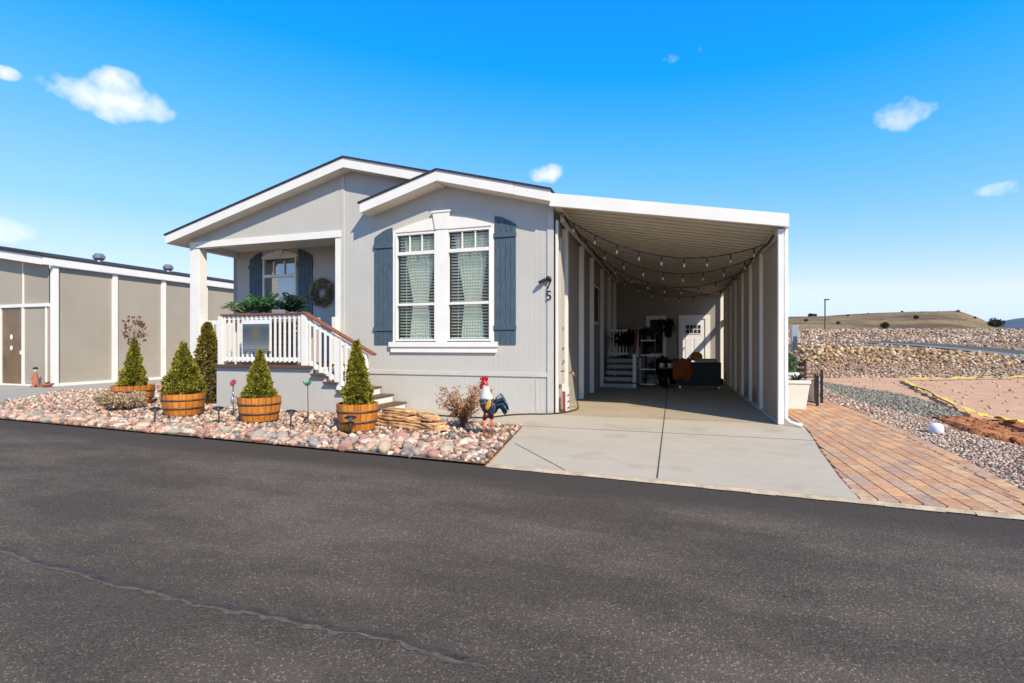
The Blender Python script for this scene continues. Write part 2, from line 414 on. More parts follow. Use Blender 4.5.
# ------------------------------------------------------------------ numpy scatter of low-poly lumps
def ico(sub):
    bm = bmesh.new(); bmesh.ops.create_icosphere(bm, subdivisions=sub, radius=1)
    v = np.array([x.co[:] for x in bm.verts]); f = np.array([[x.index for x in q.verts] for q in bm.faces]); bm.free()
    return v, f
def rock_variants(sub, n, rough=.22):
    v, f = ico(sub); out = []
    for i in range(n):
        q = v.copy()
        for k in range(len(q)):
            p = Vector(q[k]) * 1.3 + Vector((i * 9.1, 3.3 * i, 0))
            q[k] *= 1 + rough * noise.noise(p) * 1.8
            # flatten some facets
        for _ in range(5):
            d = RNG.normal(size=3); d /= np.linalg.norm(d); lim = .68 + .2 * RNG.random()
            pr = q @ d; over = np.maximum(pr - lim, 0)
            q = q - over[:, None] * d[None] * .85
        out.append(q)
    return out, f
def scatter(name, pts, sizes, mats, palette, sub=1, flat=(.45, .8), nv=8, rough=.22, smooth=False, sink=.25, aspect=(.65, 1.0)):
    """one mesh of many stones. pts (n,3) ground points, sizes (n,) radii"""
    var, f = rock_variants(sub, nv, rough); n = len(pts); nvp = len(var[0]); nf = len(f)
    V = np.zeros((n, nvp, 3)); idx = RNG.integers(0, nv, n)
    rz = RNG.random(n) * 2 * PI; tilt = RNG.normal(0, .22, (n, 2))
    fx = sizes; fy = sizes * RNG.uniform(*aspect, n); fz = sizes * RNG.uniform(*flat, n)
    for i in range(n):
        q = var[idx[i]] * np.array([fx[i], fy[i], fz[i]])
        q = q.copy(); q[:, 2] += q[:, 0] * tilt[i, 0] + q[:, 1] * tilt[i, 1]
        c, s_ = math.cos(rz[i]), math.sin(rz[i])
        x = q[:, 0] * c - q[:, 1] * s_; y = q[:, 0] * s_ + q[:, 1] * c
        V[i, :, 0] = x + pts[i][0]; V[i, :, 1] = y + pts[i][1]; V[i, :, 2] = q[:, 2] + pts[i][2] + fz[i] * (1 - 2 * sink)
    F = (f[None] + (np.arange(n) * nvp)[:, None, None]).reshape(-1, 3)
    pal = np.array(palette); ci = pal[RNG.integers(0, len(pal), n)] * RNG.uniform(.75, 1.2, (n, 1))
    return bulk(name, V.reshape(-1, 3), F, mats, np.repeat(np.clip(ci, 0, 1), nf, axis=0), smooth)
def bulk(name, V, F, mat_, tint, smooth=False, parent=None):
    me = bpy.data.meshes.new(name); nf = len(F); k = F.shape[1]
    if parent is not None:
        o = parent_world(parent); V = V - np.array([o.x, o.y, o.z])
    me.vertices.add(len(V)); me.vertices.foreach_set('co', V.astype(np.float32).ravel())
    me.loops.add(nf * k); me.loops.foreach_set('vertex_index', F.astype(np.int32).ravel())
    me.polygons.add(nf); me.polygons.foreach_set('loop_start', np.arange(0, nf * k, k, dtype=np.int32))
    me.update(calc_edges=True)
    if smooth: me.polygons.foreach_set('use_smooth', np.ones(nf, dtype=bool))
    if tint is not None:
        at = me.attributes.new('tint', 'FLOAT_COLOR', 'FACE')
        at.data.foreach_set('color', np.concatenate([tint, np.ones((nf, 1))], 1).astype(np.float32).ravel())
    me.materials.append(mat_); me.validate()
    ob = bpy.data.objects.new(name, me); C.objects.link(ob)
    if parent is not None: ob.parent = parent
    return ob
def in_poly(P, poly):
    x, y = P[:, 0], P[:, 1]; ins = np.zeros(len(P), bool); n = len(poly); j = n - 1
    for i in range(n):
        xi, yi = poly[i]; xj, yj = poly[j]
        c = ((yi > y) != (yj > y)) & (x < (xj - xi) * (y - yi) / (yj - yi + 1e-12) + xi)
        ins ^= c; j = i
    return ins
def poisson(poly, spacing, jitter=.5):
    xs = [p[0] for p in poly]; ys = [p[1] for p in poly]
    gx = np.arange(min(xs), max(xs), spacing); gy = np.arange(min(ys), max(ys), spacing)
    X, Y = np.meshgrid(gx, gy); P = np.stack([X.ravel(), Y.ravel()], 1)
    P += RNG.uniform(-jitter, jitter, P.shape) * spacing
    return P[in_poly(P, poly)]

# ------------------------------------------------------------------ terrain
def sm(a, b, x):
    t = min(1, max(0, (x - a) / (b - a))); return t * t * (3 - 2 * t)
RIDGE = [(-3, 12), (-.5, 14), (.2, 18), (.50, 21.0), (.60, 22.2), (.70, 23.8), (.78, 25.5), (.84, 26.3), (.88, 26.4), (.905, 24.4), (.93, 20.0), (.96, 14.5), (1.0, 9), (1.05, 5.5), (1.2, 4), (4, 3)]
def ridge(u):
    for (a, za), (b, zb) in zip(RIDGE, RIDGE[1:]):
        if u <= b: return za + (zb - za) * (max(u, a) - a) / (b - a)
    return RIDGE[-1][1]
def H(x, y):
    t = -cs * x + cc * y; l = cc * x + cs * y
    if t < 21: return 0.0
    u = l / t
    zt = min(1.5, max(.6, .75 + (1 - u) * 1.3))
    h = zt * sm(21.3, 26.3, t)
    if t > 26: h = zt + (1.65 - zt) * min(1, (t - 26) / 24)
    if t > 50: h = 1.65 + 2.1 * sm(50, 82, t) 
    if t > 78: h = max(h, 3.7 + (t - 78) * .012)
    if t > 110:
        k = sm(110, 400, t) if t < 400 else 1 - .8 * sm(400, 900, t)
        h = h * (1 - k) + ridge(u) * k + (noise.noise(Vector((x * .02, y * .02, 0))) * 1.6 + noise.noise(Vector((x * .07, y * .07, 3))) * .5) * k * sm(110, 200, t)
        if t > 400: h = max(2, h - (min(t, 900) - 400) * .006)
    g = sm(3.6, 7.5, x)
    return h * (g + (1 - g) * sm(38, 60, t)) if t < 60 else h
def terrain():
    xs = sorted(set([round(v, 3) for v in np.concatenate([np.linspace(-30, 45, 101), 45 + np.linspace(0, 1, 60) ** 1.6 * 900, -30 - np.linspace(0, 1, 30) ** 2 * 900, [-9000, -4000, -1800, 1500, 2600, 5000, 9000]])]))
    ys = sorted(set([round(v, 3) for v in np.concatenate([np.linspace(-30, 110, 150), 110 + np.linspace(0, 1, 80) ** 1.4 * 700, [-9000, -3000, -800, -200, -80, 1200, 2000, 4000, 9000]])]))
    nx, ny = len(xs), len(ys)
    V = np.array([(x, y, H(x, y) - .07) for y in ys for x in xs])
    F = np.array([(j * nx + i, j * nx + i + 1, (j + 1) * nx + i + 1, (j + 1) * nx + i) for j in range(ny - 1) for i in range(nx - 1)])
    return struct(bulk('ground', V, F, M['terrain'], None, True))
terrain()

def lt(l, t): return (cc * l - cs * t, cs * l + cc * t)
# far blue mountains (several kilometres away)
def mountains():
    V = []; F = []; n = 160
    prof = [(.85, 40), (.88, 85), (.90, 130), (.93, 168), (.955, 190), (.98, 202), (1.0, 210), (1.03, 215), (1.08, 225), (1.2, 180), (1.4, 240), (1.7, 160), (2.2, 120)]
    D = 4000
    rows = [(0, 0), (.12, .25), (.28, .55), (.45, .85), (.6, 1), (.9, .7), (1.3, .2)]
    for i in range(n + 1):
        u = .85 + 1.35 * i / n
        for (a, za), (b, zb) in zip(prof, prof[1:]):
            if u <= b + 1e-9: z = za + (zb - za) * (u - a) / (b - a); break
        for k, (dd, zz) in enumerate(rows):
            t = D + dd * 2200; l = u * D * (1 + dd * .55)
            x, y = lt(l, t)
            V.append((x, y, max(-3, z * 1.22 * zz * (1 + .13 * dd) + noise.noise(Vector((x * .003, y * .003, 0))) * 32 * zz) - 3))
    R = len(rows)
    for i in range(n):
        for k in range(R - 1):
            F.append((i * R + k, i * R + k + 1, (i + 1) * R + k + 1, (i + 1) * R + k))
    return struct(bulk('hills', np.array(V), np.array(F), M['mountain'], None, True))
mountains()

# ------------------------------------------------------------------ roads, slabs, paths
def edgeY(x): return 4.99 - .0715 * x - .0006 * x * x if x > -14 else 5.87 + (-14 - x) * .055
def sheet(name, poly, z, mat_, thick=0):
    b = MB()
    if thick: b.prism(poly, z - thick, z, 'z')
    else: b.add([(x, y, z) for x, y in poly], [tuple(range(len(poly)))])
    return struct(b.build(name, mat_))
ex = list(np.linspace(-60, 40, 101))
sheet('road', [(x, edgeY(x)) for x in ex] + [(90, -2), (90, -30), (-90, -30), (-90, 9)], -.012, M['asphalt'])

def ribbon(name, pts, w, z, mat_, wob=.0, kind='structure'):
    V = []; F = []
    for i, p in enumerate(pts):
        a = Vector(pts[max(i - 1, 0)]); b = Vector(pts[min(i + 1, len(pts) - 1)]); d = (b - a).normalized(); nrm = Vector((-d.y, d.x))
        ww = w(i / (len(pts) - 1)) if callable(w) else w
        k = 1 + wob * random.uniform(-1, 1); k2 = 1 + wob * random.uniform(-1, 1)
        q = Vector(p)
        V += [(*(q + nrm * ww * k), z), (*(q - nrm * ww * k2), z)]
        if i: F.append((2 * i - 2, 2 * i - 1, 2 * i + 1, 2 * i))
    b = MB().add(V, F); return tag(b.build(name, mat_), kind=kind)
def Gp(px, py, z=0):
    u = (px - 512) / CF; d = CF * (CH - z) / (py - 345); return (d * (-cs + u * cc), d * (cc + u * cs))
crk = []
ctrl = [Gp(-90, 527), Gp(0, 547), Gp(60, 565), Gp(130, 583), Gp(200, 599), Gp(262, 612), Gp(320, 621), Gp(380, 634), Gp(440, 648), Gp(497, 663)]
for a, b in zip(ctrl, ctrl[1:]):
    for k in range(9):
        t = k / 9; xx_ = a[0] + (b[0] - a[0]) * t; crk.append((xx_ + random.gauss(0, .002), a[1] + (b[1] - a[1]) * t + .012 * math.sin(xx_ * 9) + .006 * math.sin(xx_ * 31) + random.gauss(0, .002)))
ribbon('road_seam_grit', [(p[0] + .005, p[1] - .018 + random.gauss(0, .004)) for p in crk], .022, -.009, M['dust'], .5)
ribbon('road_seam', crk, .015, -.006, M['crack'], .3)

# driveway and slab
drive = [(-1.88, edgeY(-1.88)), (-.15, edgeY(-.15)), (1.475, edgeY(1.475)), (1.53, 5.6), (1.61, 6.25), (1.71, 7.0), (1.82, 7.66), (1.82, 7.66)]
cY = 7.66
sheet('driveway', [(-1.88, edgeY(-1.88)), (1.475, edgeY(1.475)), (1.53, 5.6), (1.61, 6.25), (1.70, 7.0), (1.80, cY), (-2.26, cY)], .022, M['concrete'], .1)
sheet('driveway_apron', [(-2.265, cY + .008), (1.80, cY + .008), (1.88, 8.3), (1.95, 8.93), (1.95, 9.08), (-2.12, 9.08), (-2.28, 9.08), (-2.28, 7.9)], .022, M['concrete'], .1)
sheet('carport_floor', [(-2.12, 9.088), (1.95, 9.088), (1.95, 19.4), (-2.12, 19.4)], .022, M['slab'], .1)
sheet('walkway', [(-5.2, 7.92), (-2.288, 7.8), (-2.288, 9.17), (-5.2, 9.17)], .018, M['concrete'], .1)
jn = MB()
jn.box(-.152, -.138, 5.03, 19.3, .0, .0262)
jn.box(-2.24, 1.80, cY, cY + .008, .0, .0255)
jn.beam((-1.95, 6.25, .0195), (-1.05, edgeY(-1.05) + .01, .0195), .01, .012)
struct(jn.build('driveway_joints', M['joint']))
kb = MB()
pts = [(x, edgeY(x)) for x in np.linspace(-1.9, 3.4, 28)]
for a, b in zip(pts, pts[1:]):
    j = random.uniform(-.012, .012)
    kb.add([(a[0], a[1] - .055 + j, -.004), (b[0], b[1] - .055 + j, -.004), (b[0], b[1] + .004, .016), (a[0], a[1] + .004, .016)], [(0, 1, 2, 3)])
struct(kb.build('driveway_edge', M['kerb']))

# paver path: one block mesh, each block with its own tone
def left_edge(y):
    T = [(4.6, 1.46), (5.05, 1.475), (5.6, 1.53), (6.25, 1.61), (7.0, 1.70), (7.66, 1.80), (8.3, 1.88), (8.93, 1.95), (9.1, 1.96), (40, 1.96)]
    for (a, xa), (b, xb) in zip(T, T[1:]):
        if y <= b: return xa + (xb - xa) * (y - a) / (b - a)
def right_edge(y):
    T = [(4.6, 2.72), (4.85, 2.77), (5.56, 2.93), (7, 3.12), (8.45, 3.26), (11, 3.37), (20, 3.5), (40, 3.5)]
    for (a, xa), (b, xb) in zip(T, T[1:]):
        if y <= b: return xa + (xb - xa) * (y - a) / (b - a)
pv = MB(); tint = []
PAL = [(.58, .31, .165), (.63, .35, .17), (.55, .33, .20), (.49, .32, .22), (.65, .38, .18), (.59, .33, .18), (.53, .29, .16), (.60, .38, .22)]
W = .152
def brick(x0, x1, y0, y1, dz=0):
    g = .0032
    if x1 - x0 < .03 or y1 - y0 < .03: return
    z = .024 + random.uniform(-.0015, .0015)
    x0 += g; x1 -= g; y0 += g * .6; y1 -= g * .6; e = .004
    b0 = [(x0, y0), (x1, y0), (x1, y1), (x0, y1)]; b1 = [(x0 + e, y0 + e), (x1 - e, y0 + e), (x1 - e, y1 - e), (x0 + e, y1 - e)]
    v = [(a, b, -.05) for a, b in b0] + [(a, b, z - .004) for a, b in b0] + [(a, b, z) for a, b in b1]
    f = [(8, 9, 10, 11)] + [(i, (i + 1) % 4, (i + 1) % 4 + 4, i + 4) for i in range(4)] + [(i + 4, (i + 1) % 4 + 4, (i + 1) % 4 + 8, i + 8) for i in range(4)]
    pv.add(v, f); c = random.choice(PAL); k = random.uniform(.9, 1.08)
    tint.extend([(c[0] * k, c[1] * k, c[2] * k)] * len(f))
x = 1.46; col = 0
while x < 3.4:
    y = edgeY(x + W / 2) + .02 + random.uniform(-.01, .0)
    first = True
    while y < 19.5:
        L = random.choice([.152, .228, .305, .19]) if not first else random.choice([.15, .2, .3])
        first = False
        ym = y + L / 2; le = left_edge(ym) + .01; re = right_edge(ym) - .155
        x0 = max(x, le); x1 = min(x + W, re)
        if x1 - x0 > .03: brick(x0, x1, y, y + L)
        y += L
    x += W
y = edgeY(2.8) + .02
while y < 19.5:
    ym = y + .11; re = right_edge(ym); brick(re - .152, re, y, y + .228); y += .228
pvo = pv.build('path', M['paver'], tint=tint); struct(pvo)
sheet('path_bed', [(1.47, edgeY(1.47)), (2.78, edgeY(2.78)), (2.93, 5.56), (3.12, 7), (3.26, 8.45), (3.37, 11), (3.5, 19.5), (1.97, 19.5), (1.955, 9), (1.81, 7.66), (1.62, 6.25)], .012, M['joint'])

# neighbour's concrete
sheet('neighbour_driveway', [(-13.3, edgeY(-13.3) + .02), (-14.4, 7.3), (-16.4, 9.6), (-16.0, 10.9), (-16.6, 12.9), (-16.6, 26), (-34, 26), (-34, edgeY(-34) + .02)], .01, M['walk'])

# gravel and rock beds
bed = [(-13.4, edgeY(-13.4) + .03)] + [(x, edgeY(x) + .03) for x in np.linspace(-13, -1.95, 14)] + [(-2.3, 7.8), (-5.0, 7.92), (-5.15, 8.1), (-9.0, 8.1), (-9.02, 9.14), (-10.9, 9.14), (-10.95, 13), (-16.5, 13), (-16.0, 10.9), (-16.35, 9.6), (-14.4, 7.3)]
sheet('rock_bed_soil', bed, .004, M['soil'])
PINK = [(.60, .40, .30), (.52, .31, .22), (.66, .50, .39), (.44, .25, .17), (.36, .29, .25), (.70, .58, .45), (.56, .36, .24), (.26, .19, .16), (.62, .44, .34), (.26, .24, .22)]
P = poisson(bed, .085, .55)
dist = P[:, 1] - np.array([edgeY(a) for a in P[:, 0]])
far = np.clip(dist / 1.1, 0, 1)
keep = (dist > .05)
P = P[keep]; dist = dist[keep]
sz = RNG.uniform(.018, .050, len(P)) * np.where(RNG.random(len(P)) < .08, 1.7, 1.0) * np.where(dist < 1.1, 1.15, .95)
pts3 = np.column_stack([P, np.zeros(len(P)) + .004])
tag(scatter('river_rock', pts3, sz, M['rock'], PINK, 1, (.5, .85), smooth=False), 'pinkish grey river rock covering the planting bed beside the road', 'river rock', kind='stuff')
# larger cobbles edging the road, things of their own
strip = [(x, edgeY(x) + .07) for x in np.linspace(-12.8, -2.05, 20)] + [(-2.2, 6.3), (-3.6, 6.1)] + [(x, edgeY(x) + .62) for x in np.linspace(-4.5, -12.8, 14)]
Pc = []
for _ in range(16000):
    q = (RNG.uniform(-12.8, -2.0), RNG.uniform(5.2, 6.6)); r = RNG.uniform(.045, .105) * (1.0 if RNG.random() > .12 else 1.35)
    if not in_poly(np.array([q]), strip)[0]: continue
    if all((q[0] - a) ** 2 + (q[1] - b) ** 2 > ((r + c) * .80) ** 2 for a, b, c in Pc): Pc.append((q[0], q[1], r))
    if len(Pc) >= 240: break
cvar, cf = rock_variants(2, 7, .24)
cmesh = []
cob_mats = [mat_cob for mat_cob in [mat('cobble_pink', (.56, .34, .25), .85, .35, 9, .4, 40, .008), mat('cobble_cream', (.60, .48, .38), .85, .3, 9, .4, 40, .008), mat('cobble_grey', (.34, .31, .27), .85, .35, 9, .4, 40, .008), mat('cobble_rose', (.42, .22, .18), .85, .35, 9, .4, 40, .008), mat('cobble_tan', (.50, .38, .27), .85, .3, 9, .4, 40, .008)]]
for i in range(7):
    for j in range(5):
        me = bpy.data.meshes.new('cobble'); me.from_pydata(cvar[i].tolist(), [], cf.tolist()); me.polygons.foreach_set('use_smooth', [i % 2 == 0] * len(cf))
        me.materials.append(cob_mats[j]); cmesh.append(me)
for (a, b, r) in Pc:
    o = bpy.data.objects.new('cobble', random.choice(cmesh)); C.objects.link(o)
    fz = random.uniform(.42, .62)
    o.scale = (r, r * random.uniform(.65, .9), r * fz); o.rotation_euler = (random.gauss(0, .12), random.gauss(0, .12), random.uniform(0, 6.28))
    o.location = (a, b, r * fz * .62)
    tag(o, 'rounded fist to head sized cobble edging the black road', 'cobble', 'cobbles along the road edge')

strip2 = [(2.80, edgeY(2.8)), (2.95, 5.56), (3.14, 7), (3.28, 8.45), (3.39, 11), (3.52, 19.5), (3.9, 21.4), (4.6, 19), (4.05, 15), (4.0, 12.5), (4.35, 10.8), (4.1, 9.2), (4.25, 8.0), (4.05, 6.6), (4.3, edgeY(4.3))]
sheet('gravel_bed', strip2, .0, M['gravelbase'])
PG = [(.50, .35, .26), (.38, .24, .18), (.60, .47, .37), (.28, .19, .14), (.20, .16, .14), (.66, .55, .44), (.44, .28, .20)]
Pa = poisson([p for p in strip2], .036, .6); Pb = Pa[Pa[:, 1] > 11]; Pa = Pa[Pa[:, 1] <= 11]
Pb = Pb[::3]
Pg = np.concatenate([Pa, Pb]); sg = np.concatenate([RNG.uniform(.012, .028, len(Pa)), RNG.uniform(.022, .04, len(Pb))])
tag(scatter('gravel', np.column_stack([Pg, np.zeros(len(Pg))]), sg, M['pebble'], PG, 1, (.5, .9), rough=.3), 'loose pink and grey gravel strip beside the brick path', 'gravel', kind='stuff')
greyp = [(3.95, 21), (3.85, 18), (4.0, 15), (3.98, 12.5), (4.3, 11.2), (4.8, 10.9), (5.2, 11.6), (5.6, 13.6), (5.8, 16), (5.3, 18.5), (4.9, 21)]
sheet('grey_gravel_bed', greyp, -.006, M['greygravel'])
Pq = poisson(greyp, .075, .6)
tag(scatter('grey_gravel', np.column_stack([Pq, np.zeros(len(Pq)) - .01]), RNG.uniform(.02, .045, len(Pq)), M['pebble'], [(.26, .24, .19), (.34, .31, .25), (.18, .165, .14), (.28, .25, .19)], 1), 'grey crushed gravel between the pink gravel and the bare lot', 'gravel', kind='stuff')
# red clods of turned earth
redp = [(4.15, 6.6), (4.3, 8.0), (4.15, 9.2), (4.4, 10.8), (4.95, 11.0), (6.2, 10.2), (7.4, 8.6), (8.2, 6.6), (6.5, 5.6)]
def redsoil():
    V = []; n = 60
    xs = np.linspace(4.05, 8.6, 70); ys = np.linspace(5.2, 11.4, 80)
    for y in ys:
        for x in xs:
            e = 1.0 if in_poly(np.array([(x, y)]), redp)[0] else 0
            d = (noise.noise(Vector((x * 1.3, y * 1.3, 1))) * .09 + noise.noise(Vector((x * 5, y * 5, 1))) * .035)
            V.append((x, y, e * (.03 + max(-.01, d)) - .12 * (1 - e)))
    nx = len(xs)
    F = [(j * nx + i, j * nx + i + 1, (j + 1) * nx + i + 1, (j + 1) * nx + i) for j in range(len(ys) - 1) for i in range(nx - 1)]
    return struct(bulk('ground_red_earth', np.array(V), np.array(F), M['redsoil'], None, True))
redsoil()
Pr = poisson(redp, .13, .6); kr = RNG.random(len(Pr)) < .5; Pr = Pr[kr]
tag(scatter('earth_clods', np.column_stack([Pr, np.full(len(Pr), .02)]), RNG.uniform(.015, .05, len(Pr)), M['pebble'], [(.34, .12, .05), (.26, .08, .03), (.40, .19, .10)], 1), 'reddish brown clods of turned earth at the lot edge', 'earth', kind='stuff')
# dirt lumps across the bare lot
pad = [(4.3, 11.2), (5.6, 11.5), (7.5, 9), (12, 7), (26, 14), (22, 30), (9.8, 24.5), (5.5, 22)]
Pd = poisson(pad, .6, .6)
tag(scatter('dirt_clods', np.column_stack([Pd, np.full(len(Pd), -.07)]), RNG.uniform(.02, .055, len(Pd)), M['pebble'], [(.55, .35, .23), (.46, .27, .17), (.60, .43, .30)], 1), 'small tan clods scattered over the bare dirt lot', 'dirt', kind='stuff')

def band(name, l0, l1, t0, t1, sp, smin, smax, pal, label, sub=1, dens=1.0, skip=None):
    pts = []; n = int((l1 - l0) * (t1 - t0) / sp / sp)
    L = RNG.uniform(l0, l1, n); T = RNG.uniform(t0, t1, n)
    for l, t in zip(L, T):
        if not (.38 < l / t < 1.55): continue
        x, y = lt(l, t)
        if x < 3.7: continue
        if skip and skip(l, t): continue
        pts.append((x, y, H(x, y) - .07))
    pts = np.array(pts)
    return tag(scatter(name, pts, RNG.uniform(smin, smax, len(pts)), M['rock'], pal, sub, (.5, .9), rough=.3), label, 'rocks', kind='stuff')
TAN = [(.58, .39, .18), (.46, .28, .12), (.66, .50, .30), (.30, .17, .08), (.50, .30, .16), (.18, .12, .07), (.42, .33, .22)]
MIX = [(.44, .31, .21), (.32, .21, .14), (.56, .43, .31), (.16, .115, .08), (.50, .32, .18), (.64, .52, .40), (.26, .19, .15)]
def roadskip(l, t):
    lx = 28 + (t - 28) * .295 - .3
    return 26 < t < 52 and lx - 2.4 < l < lx + 3.4
band('riprap_lower', 8, 38, 21.0, 25.2, .125, .03, .085, MIX, 'mixed pinkish rocks on the lower bank beyond the lot')
band('riprap_upper', 9, 40, 23.9, 27.3, .25, .045, .165, TAN, 'tan and orange riprap rocks along the top of the bank', skip=roadskip)
band('riprap_far_shoulder', 11, 46, 27, 50, .75, .06, .14, MIX, 'scattered stones on the flat beside the far road', skip=roadskip)
band('riprap_far', 18, 110, 49, 80, .50, .09, .25, MIX, 'wide field of pale rocks on the rise below the hill', 1)

# far road
V = []; F = []
for i in range(26):
    t = 16 + i * 1.4; l0 = 28 + (t - 28) * .295
    for k in range(4):
        x, y = lt(l0 + k * 1.0, t); V.append((x, y, H(x, y) + .0 + (.2 * sm(26.3, 21, t) if t < 26.3 else 0)))
    if i: F += [((i - 1) * 4 + k, (i - 1) * 4 + k + 1, i * 4 + k + 1, i * 4 + k) for k in range(3)]
struct(MB().add(V, F).build('far_road', M['farasphalt']))

V = []; F = []
for i in range(26):
    t = 16 + i * 1.4; l0 = 28 + (t - 28) * .295
    for k in range(4):
        x, y = lt(l0 - 2.2 + k * .72, t); V.append((x, y, H(x, y) - .01 + (.2 * sm(26.3, 21, t) if t < 26.3 else 0)))
    if i: F += [((i - 1) * 4 + k, (i - 1) * 4 + k + 1, i * 4 + k + 1, i * 4 + k) for k in range(3)]
struct(MB().add(V, F).build('far_road_verge', M['greygravel']))
# caution tape along the lot
def tape(pts, w=.05):
    b = MB(); V = []; F = []; k = 0
    for a, c in zip(pts, pts[1:]):
        n = 24
        for i in range(n + (c is pts[-1])):
            t = i / n; x = a[0] + (c[0] - a[0]) * t + .03 * math.sin(i * .9); y = a[1] + (c[1] - a[1]) * t + .03 * math.cos(i * 1.3); z = a[2] + (c[2] - a[2]) * t + .02 * math.sin(i * .7)
            d = Vector((c[0] - a[0], c[1] - a[1])).normalized(); nn = Vector((-d.y, d.x)); tw = .75 + .25 * math.sin(i * .35)
            V += [(x - nn.x * w * (.5 + .5 * tw), y - nn.y * w * (.5 + .5 * tw), z - .02 * (1 - tw)), (x + nn.x * w * (.5 + .5 * tw), y + nn.y * w * (.5 + .5 * tw), z + .05 * (1 - tw) + .004)]
    for i in range(len(V) // 2 - 1): F.append((2 * i, 2 * i + 1, 2 * i + 3, 2 * i + 2))
    b.add(V, F); o = b.build('caution_tape', M['yellow']); so = o.modifiers.new('thick', 'SOLIDIFY'); so.thickness = .003
    return o
tag(tape([(*Gp(1080, 452), .14), (*Gp(1024, 430), .12), (*Gp(984, 417.5), .02), (*Gp(945, 400), .0), (*Gp(918, 388), -.02), (*Gp(904, 379.5), .0)], .075), 'long yellow plastic tape lying on the dirt lot, running away from the road', 'caution tape')
tag(tape([(*Gp(900, 379), .05), (*Gp(935, 379), .03), (*Gp(985, 378), .03), (*Gp(1060, 377), .03)], .09), 'yellow tape across the far end of the dirt lot, below the rocks', 'caution tape')

# ------------------------------------------------------------------ THE HOUSE
FY = 9.17; XL, XR, XM = -10.98, -2.12, -6.5; PKZ = 5.18; SL = .26; BY = 10.40; YB = 22.0
def zm(x): return PKZ - SL * abs(x - XM)
def zb(x): return (4.665 - .285 * (-4.33 - x)) if x < -4.33 else 4.665 - .262 * (x + 4.33)
house = thing('manufactured_home', 'light grey single storey home with white trim, twin gables and blue shutters', 'house', (XM, FY, 0))
WX0, WX1, WZ0, WZ1 = -5.44, -3.32, 1.37, 3.58
w = MB()
T = .12
def wp(poly, y0=FY, y1=FY + T): w.prism(poly, y0, y1, 'y')
wp([(-6.72, .78), (WX0, .78), (WX0, 3.58), (-6.72, 3.58)])
wp([(WX1, .78), (XR, .78), (XR, 3.58), (WX1, 3.58)])
wp([(WX0, .78), (WX1, .78), (WX1, WZ0), (WX0, WZ0)])
wp([(-6.72, 3.58), (XR, 3.58), (XR, zm(XR) - .12), (XM, zm(XM) - .12), (-6.72, zm(-6.72) - .12)])
w.build('front_wall', M['siding'], house)
g = MB(); g.prism([(XL, 3.74), (-6.72, 3.74), (-6.72, zm(-6.72) - .12), (XL, zm(XL) - .12)], FY, FY + T, 'y')
g.build('gable_wall', M['siding'], house)
k = MB(); k.prism([(-6.72, 0), (XR, 0), (XR, .70), (-6.72, .70)], FY + .006, FY + T, 'y'); k.box(XL + .02, -6.72, FY + .02, FY + T, 0, .79)
k.build('skirting', M['siding'], house)
k = MB(); k.box(-6.72, XR, FY - .018, FY + .08, .70, .78); k.build('belly_band', M['trimgrey'], house, bevel=.004)
k = MB(); k.box(XR - .11, XR + .012, FY - .022, FY + .1, 0.0, 3.86)
k.build('corner_trim', M['trimgrey'], house, bevel=.004)
MB().box(-6.75, -6.66, FY - .016, FY + .1, .78, zm(-6.7) - .2).build('corner_trim', M['trimgrey'], house, bevel=.004)
MB().box(-2.45, -2.42, FY - .003, FY + .005, .06, .66).build('access_batten', M['trimgrey'], house)
# side walls, rear wall, porch recess
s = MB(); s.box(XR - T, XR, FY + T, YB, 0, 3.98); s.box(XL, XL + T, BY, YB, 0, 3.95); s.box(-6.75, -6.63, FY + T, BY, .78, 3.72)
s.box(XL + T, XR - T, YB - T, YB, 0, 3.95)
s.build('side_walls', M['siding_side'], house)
PWX0, PWX1, PWZ0, PWZ1 = -9.99, -8.96, 1.55, 3.52
b = MB()
for q in ([XL + T, PWX0, .8, 3.72], [PWX1, -6.75, .8, 3.72], [PWX0, PWX1, .8, PWZ0], [PWX0, PWX1, PWZ1, 3.72]): b.box(q[0], q[1], BY, BY + T, q[2], q[3])
b.build('porch_wall', M['siding'], house)
b = MB(); b.box(XL - .02, -6.75, FY + T, BY, 3.72, 3.78); b.build('porch_ceiling', M['soffit'], house)
b = MB(); b.box(XL - .03, -6.75, FY + .02, BY, .80, .88); b.build('porch_floor', M['deckwood'], house)
b = MB(); b.box(XL, -6.75, FY - .03, FY + T + .01, 3.60, 3.745); b.box(XL, XL + .14, FY + T + .01, BY, 3.58, 3.72); b.build('porch_beam', M['white'], house, bevel=.005)
for x0 in (XL - .02, -6.9):
    b = MB(); b.box(x0, x0 + (.29 if x0 < -8 else .15), FY - .01, FY + .2, .80, 3.60)
    b.build('porch_post', M['white'], house, bevel=.006)
# roof: structural slab with soffit, fascia boards, shingles
r = MB(); th = .20
def slab(x0, x1, zf, y0, y1, t=th, up=0): r.prism([(x0, zf(x0) - t + up), (x1, zf(x1) - t + up), (x1, zf(x1) + up), (x0, zf(x0) + up)], y0, y1, 'y')
def roofpart(name, segs, mat_, bev=0):
    global r; r = MB()
    for sgm in segs: slab(*sgm)
    return r.build(name, mat_, house, bevel=bev)
ML, MR = -11.42, -1.98
roofpart('roof', [(ML + .02, XM, zm, 8.93, YB + .3, .19, -.01), (XM, -4.33, zm, 8.93, FY + .02, .19, -.01), (XM, MR, zm, FY + .02, YB + .3, .19, -.01),
                  (-6.03, -4.33, zb, 8.86, FY + .018, .19, -.012), (-4.33, -2.10, zb, 8.86, FY + .018, .19, -.012)], M['soffit'])
fo = roofpart('fascia', [(ML, XM, zm, 8.89, 8.93), (XM, -4.33, zm, 8.89, 8.93)], M['white'])
